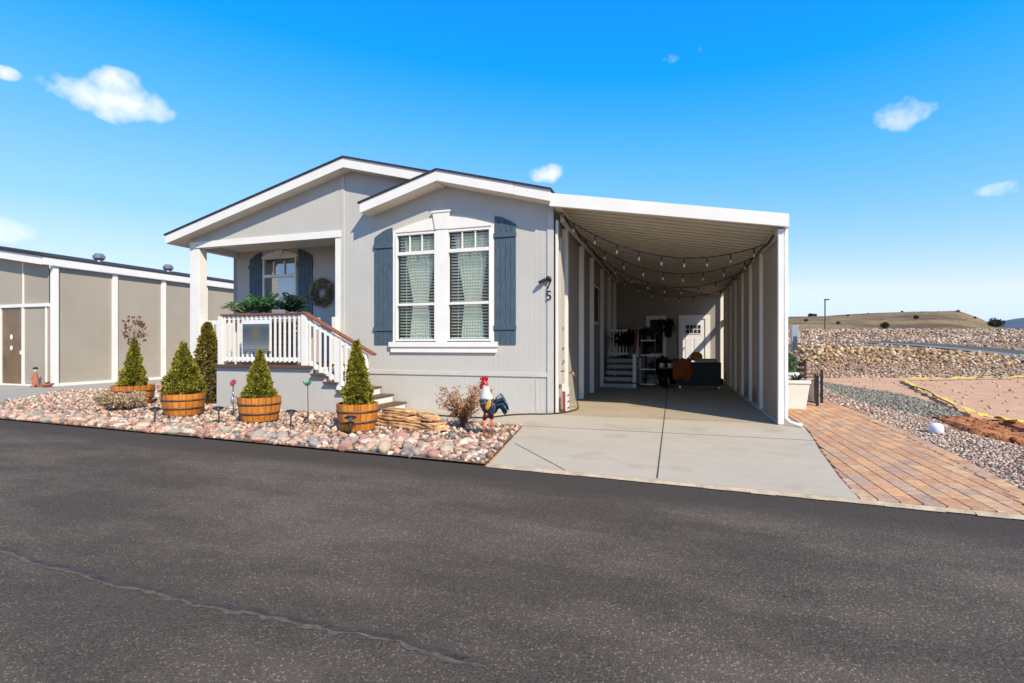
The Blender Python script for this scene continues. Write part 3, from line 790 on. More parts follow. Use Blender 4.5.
r = MB(); r.box(ML - .03, ML + .0, 8.89, YB + .3, zm(ML) - .2, zm(ML)); r.build('fascia', M['white'], house)
roofpart('fascia', [(-6.05, -4.33, zb, 8.81, 8.86), (-4.33, -2.78, zb, 8.81, 8.86), (-2.775, -2.10, zb, 8.815, 8.86)], M['white'])
sh = roofpart('shingles', [(ML - .05, XM, zm, 8.865, YB + .35, .032, .034), (XM, -4.33, zm, 8.865, FY, .032, .034), (XM, MR, zm, FY + .02, YB + .35, .032, .034),
                      (-6.09, -4.33, zb, 8.785, FY, .032, .034), (-4.33, -2.07, zb, 8.785, FY, .032, .034)], M['shingle'])

# the two-light front window with arched head
win = MB(); win.box(WX0, WX1, FY - .03, FY + .02, WZ0, WZ1)  # placeholder replaced below
def window_frame(x0, x1, z0, z1, y, parent, mull=None, head=3.16, rail=2.12, fw=.038):
    f = MB()
    f.box(x0, x0 + fw, y - .035, y + .05, z0, z1); f.box(x1 - fw, x1, y - .035, y + .05, z0, z1)
    f.box(x0 + fw, x1 - fw, y - .035, y + .05, z0, z0 + fw); f.box(x0 + fw, x1 - fw, y - .035, y + .05, z1 - fw, z1)
    if head: f.box(x0 + fw, x1 - fw, y - .032, y + .03, head - .035, head + .035)
    if rail: f.box(x0 + fw, x1 - fw, y - .028, y + .03, rail - .025, rail + .025)
    return f.build('window_frame', M['white'], parent, bevel=.004)
def blinds(x0, x1, z0, z1, y, parent, tilt=.5, pitch=.052):
    b = MB(); z = z1 - .03
    while z > z0 + .02:
        b.obox(((x0 + x1) / 2, y, z), (x1 - x0 - .02, .046, .0028), (tilt, 0, 0)); z -= pitch
    b.box(x0 + .01, x1 - .01, y - .025, y + .025, z0, z0 + .02)
    for q in (.2, .8): b.box(x0 + (x1 - x0) * q - .003, x0 + (x1 - x0) * q + .003, y - .026, y - .022, z0, z1)
    return b.build('blind', M['blind'], parent)
def curtain(x0, x1, z0, z1, y, parent):
    V = []; F = []; nx, nz = 46, 30; xc = (x0 + x1) / 2
    for j in range(nz + 1):
        t = j / nz; z = z1 + (z0 - z1) * t
        if t < .62: wd = .5 - .27 * (t / .62) ** 1.2
        else: wd = .23 + .10 * ((t - .62) / .38)
        for i in range(nx + 1):
            q = i / nx - .5; V.append((xc + q * 2 * wd * (x1 - x0) * .92, y + .025 * math.sin(i * 1.1 + t * 2) * (1 - .3 * t), z))
    for j in range(nz):
        for i in range(nx): F.append((j * (nx + 1) + i, j * (nx + 1) + i + 1, (j + 1) * (nx + 1) + i + 1, (j + 1) * (nx + 1) + i))
    return MB().add(V, F).build('curtain', M['curtain'], parent, smooth=True)
for (x0, x1) in ((-5.42, -4.50), (-4.27, -3.34)):
    wf = window_frame(x0, x1, 1.38, 3.57, FY - .01, house)
    mu = MB()
    for q in (1 / 3, 2 / 3): xx = x0 + .05 + (x1 - x0 - .1) * q; mu.box(xx - .009, xx + .009, FY - .03, FY + .01, 3.195, 3.53)
    mu.build('muntin', M['white'], wf)
    gl = MB(); gl.box(x0 + .05, x1 - .05, FY + .003, FY + .007, 1.43, 3.52); gl.build('pane', M['glass'], wf)
    blinds(x0 + .05, x1 - .05, 1.43, 3.52, FY + .07, wf, -.38, .060)
    curtain(x0 + .05, x1 - .05, 1.43, 3.50, FY + .17, wf)
rm = MB(); rm.box(-5.6, -3.2, FY + .6, FY + .62, 1.0, 3.9); rm.build('room_backing', M['dark'], house)
tr = MB()
tr.box(-5.485, -5.42, FY - .03, FY - .001, 1.36, 3.60); tr.box(-3.34, -3.285, FY - .03, FY - .001, 1.36, 3.60); tr.box(-4.50, -4.27, FY - .045, FY - .001, 1.36, 3.60)
cx = -4.385
arch = [(-5.485, 3.60), (-3.285, 3.60)]
for i in range(17):
    a = i / 16; x = -3.285 + (-5.485 + 3.285) * a; arch.append((x, 3.63 + .22 * math.sin(PI * a) ** 1.0))
tr.prism(arch, FY - .032, FY - .001, 'y')
tr.build('window_trim', M['white'], house, bevel=.004)
b = MB(); b.prism([(cx - .13, 3.60), (cx + .13, 3.60), (cx + .19, 3.93), (cx - .19, 3.93)], FY - .06, FY - .034, 'y'); b.box(cx - .21, cx + .21, FY - .075, FY - .034, 3.93, 3.97)
b.build('keystone', M['white'], house, bevel=.004)
b = MB(); b.box(-5.56, -3.20, FY - .08, FY - .001, 1.26, 1.36); b.box(-5.53, -3.23, FY - .05, FY - .001, 1.15, 1.26); b.build('window_sill', M['white'], house, bevel=.006)
def shutter(x0, x1, z0, z1, y, hi_right):
    m_ = MB(); n = 4; wdt = (x1 - x0) / n
    for i in range(n):
        a = x0 + i * wdt + .003; c_ = x0 + (i + 1) * wdt - .003
        def top(x):
            q = (x - x0) / (x1 - x0); q = q if hi_right else 1 - q
            return z1 - .19 * (1 - q) ** 1.6 if True else z1
        # the arched top rises towards the window
        m_.prism([(a, z0), (c_, z0), (c_, top(c_)), (a, top(a))], y - .022, y - .001, 'y')
    so = m_.build('shutter', M['shutter'], house, bevel=.003)
    for zz in (z0 + .28, z1 - .42):
        MB().box(x0 - .012, x1 + .012, y - .045, y - .0225, zz, zz + .085).build('batten', M['shutter'], so, bevel=.003)
    return so
shutter(-5.93, -5.50, 1.31, 3.72, FY, True); shutter(-3.27, -2.84, 1.31, 3.78, FY, False)
# porch window
wf = window_frame(PWX0, PWX1, PWZ0, PWZ1, BY - .01, house, head=3.05, rail=None)
b = MB()
for q in (.33, .66): b.box(PWX0 + q - .01, PWX0 + q + .01, BY - .03, BY + .01, 3.08, 3.42)
b.build('muntin', M['white'], wf)
MB().box(PWX0 + .05, PWX1 - .05, BY + .003, BY + .007, PWZ0 + .05, PWZ1 - .05).build('pane', M['glassdark'], wf)
blinds(PWX0 + .05, PWX1 - .05, PWZ0 + .05, PWZ1 - .05, BY + .08, wf, -.35)
MB().box(PWX0 - .2, PWX1 + .2, BY + .5, BY + .52, PWZ0 - .2, PWZ1 + .2).build('room_backing', M['dark'], house)
b = MB(); pc = (PWX0 + PWX1) / 2
b.prism([(PWX0 - .06, 3.52), (PWX1 + .06, 3.52), (PWX1 + .06, 3.54), (pc + .3, 3.65), (pc, 3.67), (pc - .3, 3.65), (PWX0 - .06, 3.54)], BY - .03, BY - .001, 'y')
b.prism([(pc - .08, 3.54), (pc + .08, 3.54), (pc + .13, 3.70), (pc - .13, 3.70)], BY - .06, BY - .031, 'y')
b.build('window_trim', M['white'], house)
shutter(-10.44, -10.04, 1.50, 3.68, BY, True); shutter(-8.92, -8.48, 1.50, 3.70, BY, False)
# house number and the small lamp above it
def text_mesh(ch, size, loc, name, mt, parent, depth=.008):
    cu = bpy.data.curves.new('lettering', 'FONT'); cu.body = ch; cu.size = size; cu.extrude = depth / 2; cu.align_x = 'CENTER'
    to = bpy.data.objects.new('tmp', cu); C.objects.link(to); bpy.context.view_layer.update()
    me = bpy.data.meshes.new_from_object(to.evaluated_get(bpy.context.evaluated_depsgraph_get())); bpy.data.objects.remove(to)
    me.materials.clear(); me.materials.append(mt)
    o = bpy.data.objects.new(name, me); C.objects.link(o); o.parent = parent; o.rotation_euler = (PI / 2, 0, 0)
    pw = parent_world(parent); o.location = (loc[0] - pw.x, loc[1] - pw.y, loc[2] - pw.z); return o
text_mesh('7', .27, (-2.20, FY - .026, 2.33), 'number_digit', M['number'], house)
text_mesh('5', .26, (-2.20, FY - .026, 2.13), 'number_digit', M['number'], house)
lm = thing('wall_lamp', 'small black wall lamp on the corner trim just above the house number', 'lamp', (-2.22, FY - .02, 2.46))
MB().ell((-2.2, FY - .05, 2.53), (.055, .035, .05)).build('mount', M['number'], lm, smooth=True)
b = MB(); b.obox((-2.31, FY - .08, 2.485), (.15, .09, .05), (0, -.45, .2)); b.build('lamp_head', M['number'], lm, bevel=.01)

# ------------------------------------------------------------------ porch deck with stair
DX0, DX1, DY, DZ = -9.06, -6.62, 8.08, .90
deck = thing('porch_deck', 'raised porch deck with grey siding skirt, white railing and brown steps', 'deck', (-7.5, 8.6, 0))
skp = [(DX0 + .03, 0), (-5.18, 0)]
run = .29
stp = [(DX1 + run * i, DZ - .15 * (i + 0) - .04) for i in range(0, 6)]
poly = [(DX0 + .03, 0)]
xr = DX1 + run * 5
poly += [(xr - .02, 0)]
for i in range(5, 0, -1):
    poly += [(DX1 + run * i - .02, DZ - .15 * i - .035), (DX1 + run * (i - 1) - .02, DZ - .15 * i - .035)]
poly += [(DX1 - .02, DZ - .04), (DX0 + .03, DZ - .04)]
b = MB(); b.prism(poly, DY + .05, DY + .10, 'y'); b.box(DX0 + .03, DX0 + .08, DY + .10, FY, 0, DZ - .04)
b.build('skirt', M['siding'], deck)
b = MB()
n = 9
for i in range(n):
    y0 = DY - .01 + i * (FY - DY + .01) / n; b.box(DX0, DX1, y0, y0 + (FY - DY) / n - .004, DZ - .038, DZ)
b.box(DX0, DX1, DY - .026, DY - .012, DZ - .045, DZ + .0); b.build('deck_floor', M['deckwood'], deck)
for i in range(1, 6):
    x0 = DX1 + run * (i - 1); z = DZ - .15 * i
    MB().box(x0 - .01, x0 + run + .03, DY - .04, FY - .06, z - .035, z).build('tread', M['deckwood'], deck, bevel=.004)
    if True: MB().box(x0 - .012 if i else x0, x0 + .012, DY + .11, FY - .1, z, z + .112).build('riser', M['white'], deck)
MB().box(DX1 + run * 5 - .012, DX1 + run * 5 + .008, DY + .11, FY - .1, 0.02, .112).build('riser', M['white'], deck)
def rail_run(p0, p1, parent, n, capmat, name='railing', top=1.0, cap=True, postends=(1, 1)):
    """white balusters between rails; p0,p1 are floor points"""
    p0 = Vector(p0); p1 = Vector(p1); d = p1 - p0
    b = MB(); up = Vector((0, 0, 1))
    b.beam(p0 + up * (top - .075), p1 + up * (top - .075), .04, .07); b.beam(p0 + up * .12, p1 + up * .12, .04, .07)
    for i in range(n):
        q = p0 + d * ((i + .5) / n); b.box(q.x - .019, q.x + .019, q.y - .045, q.y - .021, q.z + .06, q.z + top - .04)
    ro = b.build(name, M['white'], parent)
    if cap:
        b = MB(); b.beam(p0 + up * (top - .016) - d.normalized() * .03, p1 + up * (top - .016) + d.normalized() * .12, .14, .038); b.build('handrail', capmat, parent, bevel=.005)
    return ro
def post(x, y, z0, z1, parent, w_=.10):
    b = MB(); b.box(x - w_ / 2, x + w_ / 2, y - w_ / 2, y + w_ / 2, z0, z1); return b.build('rail_post', M['white'], parent, bevel=.005)
TOP = 1.03
rail_run((DX0 + .22, DY + .06, DZ), (-6.87, DY + .06, DZ), deck, 17, M['railwood'], top=TOP)
post(DX0 + .17, DY + .06, DZ, DZ + TOP - .04, deck, .12); post(-6.80, DY + .06, DZ, DZ + TOP - .04, deck, .13)
# stair rails
def stair_rail(y):
    p0 = Vector((-6.73, y, .86)); p1 = Vector((-5.44, y, .86 - .15 / .29 * 1.29))
    b = MB(); up = Vector((0, 0, 1))
    b.beam(p0 + up * .90, p1 + up * .90, .04, .08); b.beam(p0 + up * .12, p1 + up * .12, .04, .07)
    n = 11
    for i in range(n):
        q = p0 + (p1 - p0) * ((i + .5) / n); b.box(q.x - .019, q.x + .019, y - .045, y - .021, q.z + .06, q.z + .93)
    b.build('stair_railing', M['white'], deck)
    b = MB(); d = (p1 - p0).normalized(); b.beam(p0 + up * 1.02 - d * .12, p1 + up * 1.02 + d * .20, .14, .038); b.build('handrail', M['railwood'], deck, bevel=.005)
    post(-5.46, y, .15, 1.12, deck, .09); post(-6.02, y, .45, 1.41, deck, .09)
stair_rail(DY + .05)
post(-6.80, FY - .14, DZ, DZ + TOP - .04, deck, .10)
# railing along the porch front left of the deck
rail_run((XL + .28, FY + .08, .88), (DX0 + .02, FY + .08, .88), deck, 12, M['white'], name='railing', top=1.04, cap=False)
rail_run((XL + .06, FY + .24, .88), (XL + .06, BY - .02, .88), deck, 7, M['white'], name='railing', top=1.04, cap=False)

# blurred plate hung on the railing
def mat_blur(name):
    m, nt, b = nodes(name)
    co = coords(nt)
    g = N(nt, 'ShaderNodeTexGradient', gradient_type='SPHERICAL')
    mp = N(nt, 'ShaderNodeMapping'); mp.inputs['Location'].default_value = (0, 0, -.35); mp.inputs['Scale'].default_value = (5.2, .01, 5.0)
    nt.links.new(co, mp.inputs[0]); nt.links.new(mp.outputs[0], g.inputs[0])
    sx = N(nt, 'ShaderNodeSeparateXYZ'); nt.links.new(co, sx.inputs[0])
    base = ramp(nt, mth(nt, 'ADD', mth(nt, 'MULTIPLY', sx.outputs[2], 1.9), .5), [(0, (.22, .23, .23)), (.35, (.10, .125, .14)), (.75, (.055, .08, .10)), (1, (.11, .14, .16))])
    col = mixc(nt, mth(nt, 'MULTIPLY', g.outputs[0], .8), base, (.17, .13, .06))
    nt.links.new(col, b.inputs['Base Color']); b.inputs['Roughness'].default_value = .5
    return m
sg_ = MB().box(-8.24, -7.60, DY - .055, DY - .025, 1.21, 1.72).build('porch_sign', mat_blur('sign_plate'), off=Vector((-7.92, DY - .04, 1.465)), bevel=.003); sg_.location = (-7.92, DY - .04, 1.465)
MB().box(-8.27, -7.57, DY - .024, DY - .008, 1.18, 1.80).build('backboard', M['white'], sg_, off=Vector((-7.92, DY - .04, 1.465)))
tag(sg_, 'square grey blue plate without readable writing hung on the porch railing', 'sign')

# ------------------------------------------------------------------ CARPORT
car = thing('carport', 'white metal carport roof sloping down from the house, on posts with beige shade screens', 'carport', (0, 9, 0))
def zc(x): return 4.045 - (x + 2.12) * .181
X0, X1 = -2.08, 1.69
b = MB(); b.prism([(X0, zc(X0) - .06), (X1, zc(X1) - .06), (X1, zc(X1) - .01), (X0, zc(X0) - .01)], 8.97, 19.7, 'y')
y = 9.1
while y < 19.3:
    b.prism([(X0 + .02, zc(X0) - .15), (X1 - .06, zc(X1) - .15), (X1 - .06, zc(X1) - .0605), (X0 + .02, zc(X0) - .0605)], y, y + .10, 'y'); y += .27
b.build('roof', M['soffit'], car)
b = MB(); y = 9.06
while y < 19.2:
    b.prism([(X0 + .03, zc(X0) - .163), (X1 - .07, zc(X1) - .163), (X1 - .07, zc(X1) - .1505), (X0 + .03, zc(X0) - .1505)], y + .04, y + .10, 'y'); y += .27
b.build('roof_seams', M['trimdark'], car)
b = MB(); b.prism([(X0 - .05, zc(X0) - .225), (X1 + .05, zc(X1) - .195), (X1 + .05, zc(X1) + .01), (X0 - .05, zc(X0) + .01)], 8.89, 8.965, 'y')
b.box(X1 + .0, X1 + .06, 8.966, 19.7, zc(X1) - .19, zc(X1) + .0)
b.build('fascia', M['white2'], car, bevel=.006)
b = MB(); b.box(1.60, 1.70, 9.05, 19.35, 3.06, 3.18); b.box(-2.03, -1.95, 9.35, 19.35, 3.62, 3.74); b.build('header', M['trimgrey'], car)
RY = [10.8, 12.2, 13.55, 15.0, 16.2, 17.5, 19.28]
b = MB(); b.box(1.60, 1.68, 8.97, 9.06, .03, 3.15); b.build('post', M['white2'], car, bevel=.005)
for y in RY:
    MB().box(1.60, 1.70, y - .03, y + .03, .07, 3.06).build('post', M['soffit'], car, bevel=.003)
MB().box(1.60, 1.70, 9.10, 19.35, .03, .07).build('bottom_rail', M['trimgrey'], car)
for y0, y1 in zip([9.09] + [q + .03 for q in RY[:-2]], [q - .03 for q in RY[:-1]]):
    MB().box(1.655, 1.663, y0, y1, .07, 3.06).build('screen_panel', M['skin'], car)
# last bay is open above a rail
MB().box(1.655, 1.663, 17.53, 18.10, .07, 3.06).build('screen_panel', M['skin'], car); MB().box(1.60, 1.70, 18.10, 18.16, .07, 3.06).build('post', M['soffit'], car)
MB().prism([(-2.11, zc(-2.11) - .3), (1.6, zc(1.6) - .3), (1.6, zc(1.6) - .062), (-2.11, zc(-2.11) - .062)], 19.26, 19.32, 'y').build('rear_header', M['trimgrey'], car)
MB().box(1.62, 1.68, 18.17, 19.25, 1.93, 2.16).build('cross_rail', M['trimgrey'], car)
for y in (9.96, 11.85, 13.45, 15.45, 17.25, 18.9):
    MB().box(-2.112, -2.0, y - .05, y + .05, .03 if y < 15 else .03, 3.62).build('post', M['white2'], car, bevel=.004)
b = MB(); b.box(-2.105, -2.04, 9.19, 9.29, .03, 3.62); b.build('post', M['white2'], car, bevel=.005)
b = MB(); b.tube([(1.716, 9.0, 3.14), (1.716, 9.0, .14), (1.76, 8.92, .07), (1.90, 8.80, .055)], .03, 8, sq=(1, 1)); b.build('downspout', M['white2'], car, smooth=True)

# string lights
def strand(p, q, sag, n, label, phase=0):
    t_ = thing('string_lights', label, 'string lights', p, 'festoon strands under the carport roof')
    pts = []
    for i in range(33):
        a = i / 32; pts.append(Vector(p).lerp(Vector(q), a) - Vector((0, 0, sag * 4 * a * (1 - a))))
    MB().tube(pts, .010, 5).build('wire', M['hose'], t_, smooth=True)
    for k in range(n):
        a = (k + .5 + phase) / n
        if a >= 1: continue
        c = Vector(p).lerp(Vector(q), a) - Vector((0, 0, sag * 4 * a * (1 - a)))
        MB().lathe([(.006, -.0), (.014, -.02), (.015, -.085), (.010, -.09)], c, 8).build('socket', M['hose'], t_, smooth=True)
        MB().lathe([(.012, -.09), (.024, -.115), (.028, -.14), (.02, -.165), (.006, -.178)], c, 10).build('bulb', M['bulb'], t_, smooth=True)
strand((-1.98, 9.35, 3.72), (1.58, 9.95, 3.10), .48, 9, 'nearest strand of round bulbs sagging under the front of the carport roof')
strand((-1.98, 10.8, 3.72), (1.58, 11.2, 3.08), .58, 9, 'second strand of round bulbs from the front of the carport')
strand((-1.98, 12.9, 3.70), (1.58, 13.3, 3.06), .62, 9, 'third strand of round bulbs, midway back under the carport roof')
strand((-1.98, 15.2, 3.66), (1.58, 16.6, 3.04), .55, 9, 'farthest strand of round bulbs, near the rear wall of the carport')
# wires running along both headers
for (pp, lab) in (([(-1.93, 9.32 + i * .6, 3.70 - .06 * (i % 2)) for i in range(16)], 'dark light cord running along the house side under the carport roof'),
                  ([(1.57, 9.2 + i * .6, 3.10 - .05 * (i % 2)) for i in range(14)], 'dark light cord running along the screen wall under the carport roof')):
    tag(MB().tube(pp, .018, 5).build('light_cord', M['hose'], smooth=True), lab, 'cord')

# rear room closing the carport
shed = thing('storage_room', 'grey sided rear wall of the carport with a white door and a window', 'building', (0, 19.4, 0))
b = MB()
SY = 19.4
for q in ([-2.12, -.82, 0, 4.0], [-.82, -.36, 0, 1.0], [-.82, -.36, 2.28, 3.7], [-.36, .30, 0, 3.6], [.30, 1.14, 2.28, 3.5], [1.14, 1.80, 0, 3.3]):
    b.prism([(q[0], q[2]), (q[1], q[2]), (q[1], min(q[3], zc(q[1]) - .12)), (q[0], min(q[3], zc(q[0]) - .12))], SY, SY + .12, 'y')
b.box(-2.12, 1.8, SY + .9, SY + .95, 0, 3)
b.build('wall', M['shadedsiding'], shed)
MB().box(.31, 1.13, SY + .02, SY + .30, .03, .24).build('door_step', M['slab'], shed)
d = MB().box(.34, 1.10, SY + .0, SY + .04, .25, 2.24).build('door', M['doorwhite'], shed)
b = MB(); b.box(.44, .96, SY - .012, SY - .002, 1.72, 2.02); dp = b.build('pane', M['dark'], d)
b = MB()
for q in (.44, .57, .70, .83, .955): b.box(q - .009, q + .009, SY - .022, SY - .012, 1.70, 2.04)
for q in (1.71, 1.87, 2.03): b.box(.43, .965, SY - .0225, SY - .0125, q - .012, q + .012)
for q in (.44, .74): b.box(q, q + .22, SY - .012, SY - .0005, .42, 1.55)
b.build('moulding', M['doorwhite'], d, bevel=.003)
MB().ell((.40, SY - .05, 1.2), (.03, .03, .03)).build('handle', M['galv'], d, smooth=True)
b = MB(); b.box(.20, .34, SY - .03, SY - .001, .03, 2.24); b.box(1.10, 1.27, SY - .03, SY - .001, .03, 2.24); b.box(.20, 1.27, SY - .034, SY - .001, 2.24, 2.38)
b.build('door_trim', M['white'], shed)
b = MB(); b.box(-.95, -.82, SY - .03, SY - .001, .9, 2.24); b.box(-.36, -.24, SY - .03, SY - .001, .9, 2.24); b.box(-.95, -.24, SY - .034, SY - .001, 2.24, 2.38); b.box(-.95, -.24, SY - .034, SY - .001, .86, .98)
b.build('window_trim', M['white'], shed)
MB().box(-.82, -.36, SY + .03, SY + .036, .98, 2.24).build('window_pane', M['dark'], shed)
MB().box(-1.0, -.2, SY + .2, SY + .22, .8, 2.5).build('room_backing', M['dark'], shed)

# side window on house wall inside the carport
b = MB(); b.box(XR + .001, XR + .03, 13.95, 14.95, 1.9, 3.0); sw = b.build('side_window_frame', M['white'], house)
MB().box(XR + .031, XR + .036, 14.02, 14.88, 1.97, 2.93).build('pane', M['glassdark'], sw)
MB().box(XR + .0305, XR + .0309, 14.02, 14.88, 1.97, 2.93).build('pane_backing', M['dark'], sw)

# side entrance steps inside the carport
st = thing('side_steps', 'dark grey wooden steps with white railing at the back left of the carport', 'steps', (-1.5, 16, 0))
for i in range(5):
    z = .18 * (i + 1); y = 15.35 + .27 * i
    MB().box(-1.99, -1.06, y + .02, y + .04, z - .18 + .03, z - .035).build('riser', M['trimgrey'], st)
    MB().box(-1.995, -1.04, y - .02, y + (.27 if i < 4 else 1.5), z - .035, z).build('tread', M['joint'], st)
b = MB(); b.box(-1.06, -1.03, 15.4 + 1.1, 18.0, .03, .86); b.build('side_panel', M['trimgrey'], st)
rail_run((-1.99, 16.7, .90), (-1.38, 16.7, .90), st, 6, M['white'], top=.95, cap=False)
b = MB(); b.box(-1.14, -1.04, 15.35, 15.45, .03, 1.05); b.box(-1.14, -1.04, 16.5, 16.6, .9, 1.85); b.build('rail_post', M['white'], st)
b = MB(); b.beam((-1.09, 15.3, 1.06), (-1.09, 16.65, 1.9), .09, .05); b.build('handrail', M['railwood'], st)

# ------------------------------------------------------------------ foliage helpers
def leaf_cloud(name, centers, normals, size, cols, parent, n_per=3, aspect=.35, mat_=None, spread=.8):
    """many small pointed leaf blades around given centres (arrays)"""
    n = len(centers) * n_per
    c = np.repeat(centers, n_per, axis=0); d = np.repeat(normals, n_per, axis=0) + RNG.normal(0, spread, (n, 3))
    d /= np.linalg.norm(d, axis=1)[:, None] + 1e-9
    q = np.cross(d, RNG.normal(size=(n, 3))); q /= np.linalg.norm(q, axis=1)[:, None] + 1e-9
    s_ = (size * RNG.uniform(.6, 1.3, n))[:, None]
    a = c; tip = c + d * s_; mid = c + d * s_ * .5
    V = np.stack([a, mid + q * s_ * aspect * .5, tip, mid - q * s_ * aspect * .5], 1).reshape(-1, 3)
    F = np.arange(n * 4).reshape(-1, 4)
    pal = np.array(cols); t = np.repeat(pal[RNG.integers(0, len(pal), len(centers))], n_per, axis=0) * RNG.uniform(.7, 1.3, (n, 1))
    return bulk(name, V, F, mat_ or M['leaf'], np.clip(t, 0, 1), False, parent)
SPR = [(.30, .30, .035), (.40, .38, .05), (.20, .22, .03), (.50, .45, .07), (.12, .14, .02), (.34, .24, .05)]
def cone_tree(base, h, r, label, seed, shape=1.0, cols=SPR, cat='spruce tree', name='potted_spruce', n=4200, group='clipped spruces in half barrels', lean=(0, 0), leafs=.044, power=1.05):
    t_ = thing(name, label, cat, base, group)
    rr = np.random.default_rng(seed)
    MB().tube([(base[0], base[1], base[2] - .08), (base[0] + lean[0] * .5, base[1], base[2] + h * .5), (base[0] + lean[0], base[1], base[2] + h * .96)], [.025, .015, .004], 7).build('trunk', M['bark'], t_, smooth=True)
    zt = 1 - np.sqrt(rr.random(n)) if shape >= 1 else rr.random(n) ** .9
    ang = rr.random(n) * 2 * PI
    lump = np.array([noise.noise(Vector((math.cos(a) * 2.6 + seed, math.sin(a) * 2.6, z * h * 9))) for a, z in zip(ang, zt)])
    prof = np.clip((1 - zt), 0, 1) ** power * np.clip(.82 + zt * 2.6, 0, 1)
    if shape < 1: prof = np.clip(1.25 * (1 - zt) ** .55, 0, 1) * np.clip(.75 + zt * 2, 0, 1)
    rad = r * prof * (1 + .62 * lump) * (1 - .42 * rr.random(n) ** 2.0) + .008
    cen = np.stack([base[0] + lean[0] * zt + np.cos(ang) * rad, base[1] + np.sin(ang) * rad, base[2] + .01 + zt * h + .02 * rr.random(n)], 1)
    nor = np.stack([np.cos(ang), np.sin(ang), np.full(n, .75)], 1)
    leaf_cloud('crown', cen, nor, leafs, cols, t_, 5, .5, spread=.55)
    return t_
# barrels ------------------------------------------------------------
def make_barrel():
    t_ = thing('half_barrel', 'wooden half barrel planter', 'planter', (0, 0, 0), 'half barrel planters in the rock bed')
    R0, R1, h = .27, .345, .43; n = 40
    prof = [(R0, 0), (R0 + .045, h * .35), (R0 + .065, h * .65), (R1, h), (R1 - .025, h), (R1 - .035, h - .06)]
    MB().lathe(prof, (0, 0, 0), n).build('staves', M['staves'], t_, smooth=False)
    for z0, z1, ra, rb in ((.015, .055, R0 + .004, R0 + .012), (.15, .185, .319, .323), (.30, .335, .339, .342)):
        MB().lathe([(ra, z0), (rb, z1), (rb + .0035, z1), (ra + .0035, z0), (ra, z0)], (0, 0, 0), n, cap=False).build('hoop', M['hoop'], t_, smooth=True)
    MB().lathe([(.31, h - .055), (.001, h - .045)], (0, 0, 0), n).build('soil', M['pot_soil'], t_)
    return t_
bar = make_barrel()
BAR = [(-11.10, 7.90, 1.14, 1.0, 'broad half barrel at the left end of the rock bed, below the metal leaf sculpture'),
       (-8.52, 6.97, 1.02, .97, 'half barrel with three dark hoops beside the golden column shrub'),
       (-6.62, 6.80, .97, 1.0, 'half barrel standing in front of the deck skirt below the porch plate'),
       (-4.50, 6.50, .88, 1.0, 'half barrel at the foot of the porch stair, nearest the stacked slabs')]
for i, (x, y, sx, sz_, lab) in enumerate(BAR):
    o = bar if i == 0 else copy_tree(bar)
    o.location = (x, y, .005); o.scale = (sx, sx, sz_); o.rotation_euler.z = i * 1.3; o['label'] = lab
cone_tree((-11.10, 7.90, .40), 1.04, .22, 'slim bright green spruce in the broad half barrel at the left end', 1, lean=(.04, 0))
cone_tree((-8.52, 6.97, .385), 0.96, .315, 'wide full spruce in the half barrel beside the golden column shrub', 2)
cone_tree((-6.62, 6.80, .40), .80, .215, 'short olive green spruce in the half barrel in front of the deck skirt', 3)
cone_tree((-4.50, 6.50, .39), .98, .20, 'tall pointed spruce in the half barrel at the foot of the porch stair', 4, lean=(-.02, 0))
cone_tree((-9.75, 8.55, 0), 1.75, .24, 'narrow golden green arborvitae growing at the left corner of the deck', 5, shape=.5, cols=[(.30, .22, .03), (.22, .19, .03), (.36, .25, .04), (.14, .15, .025)], cat='shrub', name='arborvitae', group=None, n=3200, leafs=.05)

# maple bush -----------------------------------------------------------
def bush(base, r, h, cols, label, name, cat, seed, nb=26, leafy=1.0, leafsz=.035, bark='redbark', lift=.35):
    t_ = thing(name, label, cat, base); rr = random.Random(seed); b = MB(); tips = []
    for i in range(nb):
        a = rr.uniform(0, 6.28); e = rr.uniform(.3, 1); R = r * rr.uniform(.5, 1); top = h * (lift + (1 - lift) * rr.uniform(.25, 1) * (1.05 - .45 * (R / r)))
        p = [Vector(base) + Vector((.02 * math.cos(a), .02 * math.sin(a), -.02))]
        for k in range(1, 6):
            q = k / 5; p.append(Vector(base) + Vector((math.cos(a) * R * q ** 1.3 + rr.gauss(0, .012), math.sin(a) * R * q ** 1.3 + rr.gauss(0, .012), top * (q ** .7))))
        b.tube(p, [.012, .009, .007, .005, .003, .002], 4)
        for k in (2, 3, 4, 5):
            for j in range(4):
                q = p[k] + Vector((rr.gauss(0, .05), rr.gauss(0, .05), rr.gauss(0, .03))); b.tube([p[k], q], [.002, .001], 3, cap=False); tips.append(q); tips.append(p[k].lerp(q, .5))
    b.build('branches', M[bark], t_)
    if leafy:
        cen = np.array([(q.x, q.y, q.z) for q in tips]); keep = RNG.random(len(cen)) < leafy; cen = cen[keep]
        nor = cen - np.array(base); nor[:, 2] *= .4; nor /= np.linalg.norm(nor, axis=1)[:, None]
        leaf_cloud('foliage', cen, nor, leafsz, cols, t_, 4, .4, spread=.9)
    return t_
bush((-3.12, 7.30, .0), .46, .80, [(.70, .38, .25), (.75, .52, .38), (.50, .20, .12), (.60, .38, .16), (.42, .30, .10)], 'spreading rusty leaved bush beside the rooster statue', 'maple_bush', 'bush', 3, 46, 1, .034)
bush((-10.35, 7.15, .0), .40, .42, [(.55, .42, .27), (.46, .34, .21), (.62, .50, .34)], 'dry straw coloured bush in the rocks before the left barrel', 'dry_bush', 'bush', 8, 60, .8, .055, 'stone', .2)
bush((-8.0, 8.0, .0), .28, .38, [(.35, .30, .27), (.28, .24, .2), (.42, .36, .3)], 'small grey twiggy shrub between the golden shrub and the deck', 'twiggy_shrub', 'shrub', 9, 30, .6, .04, 'bark', .2)

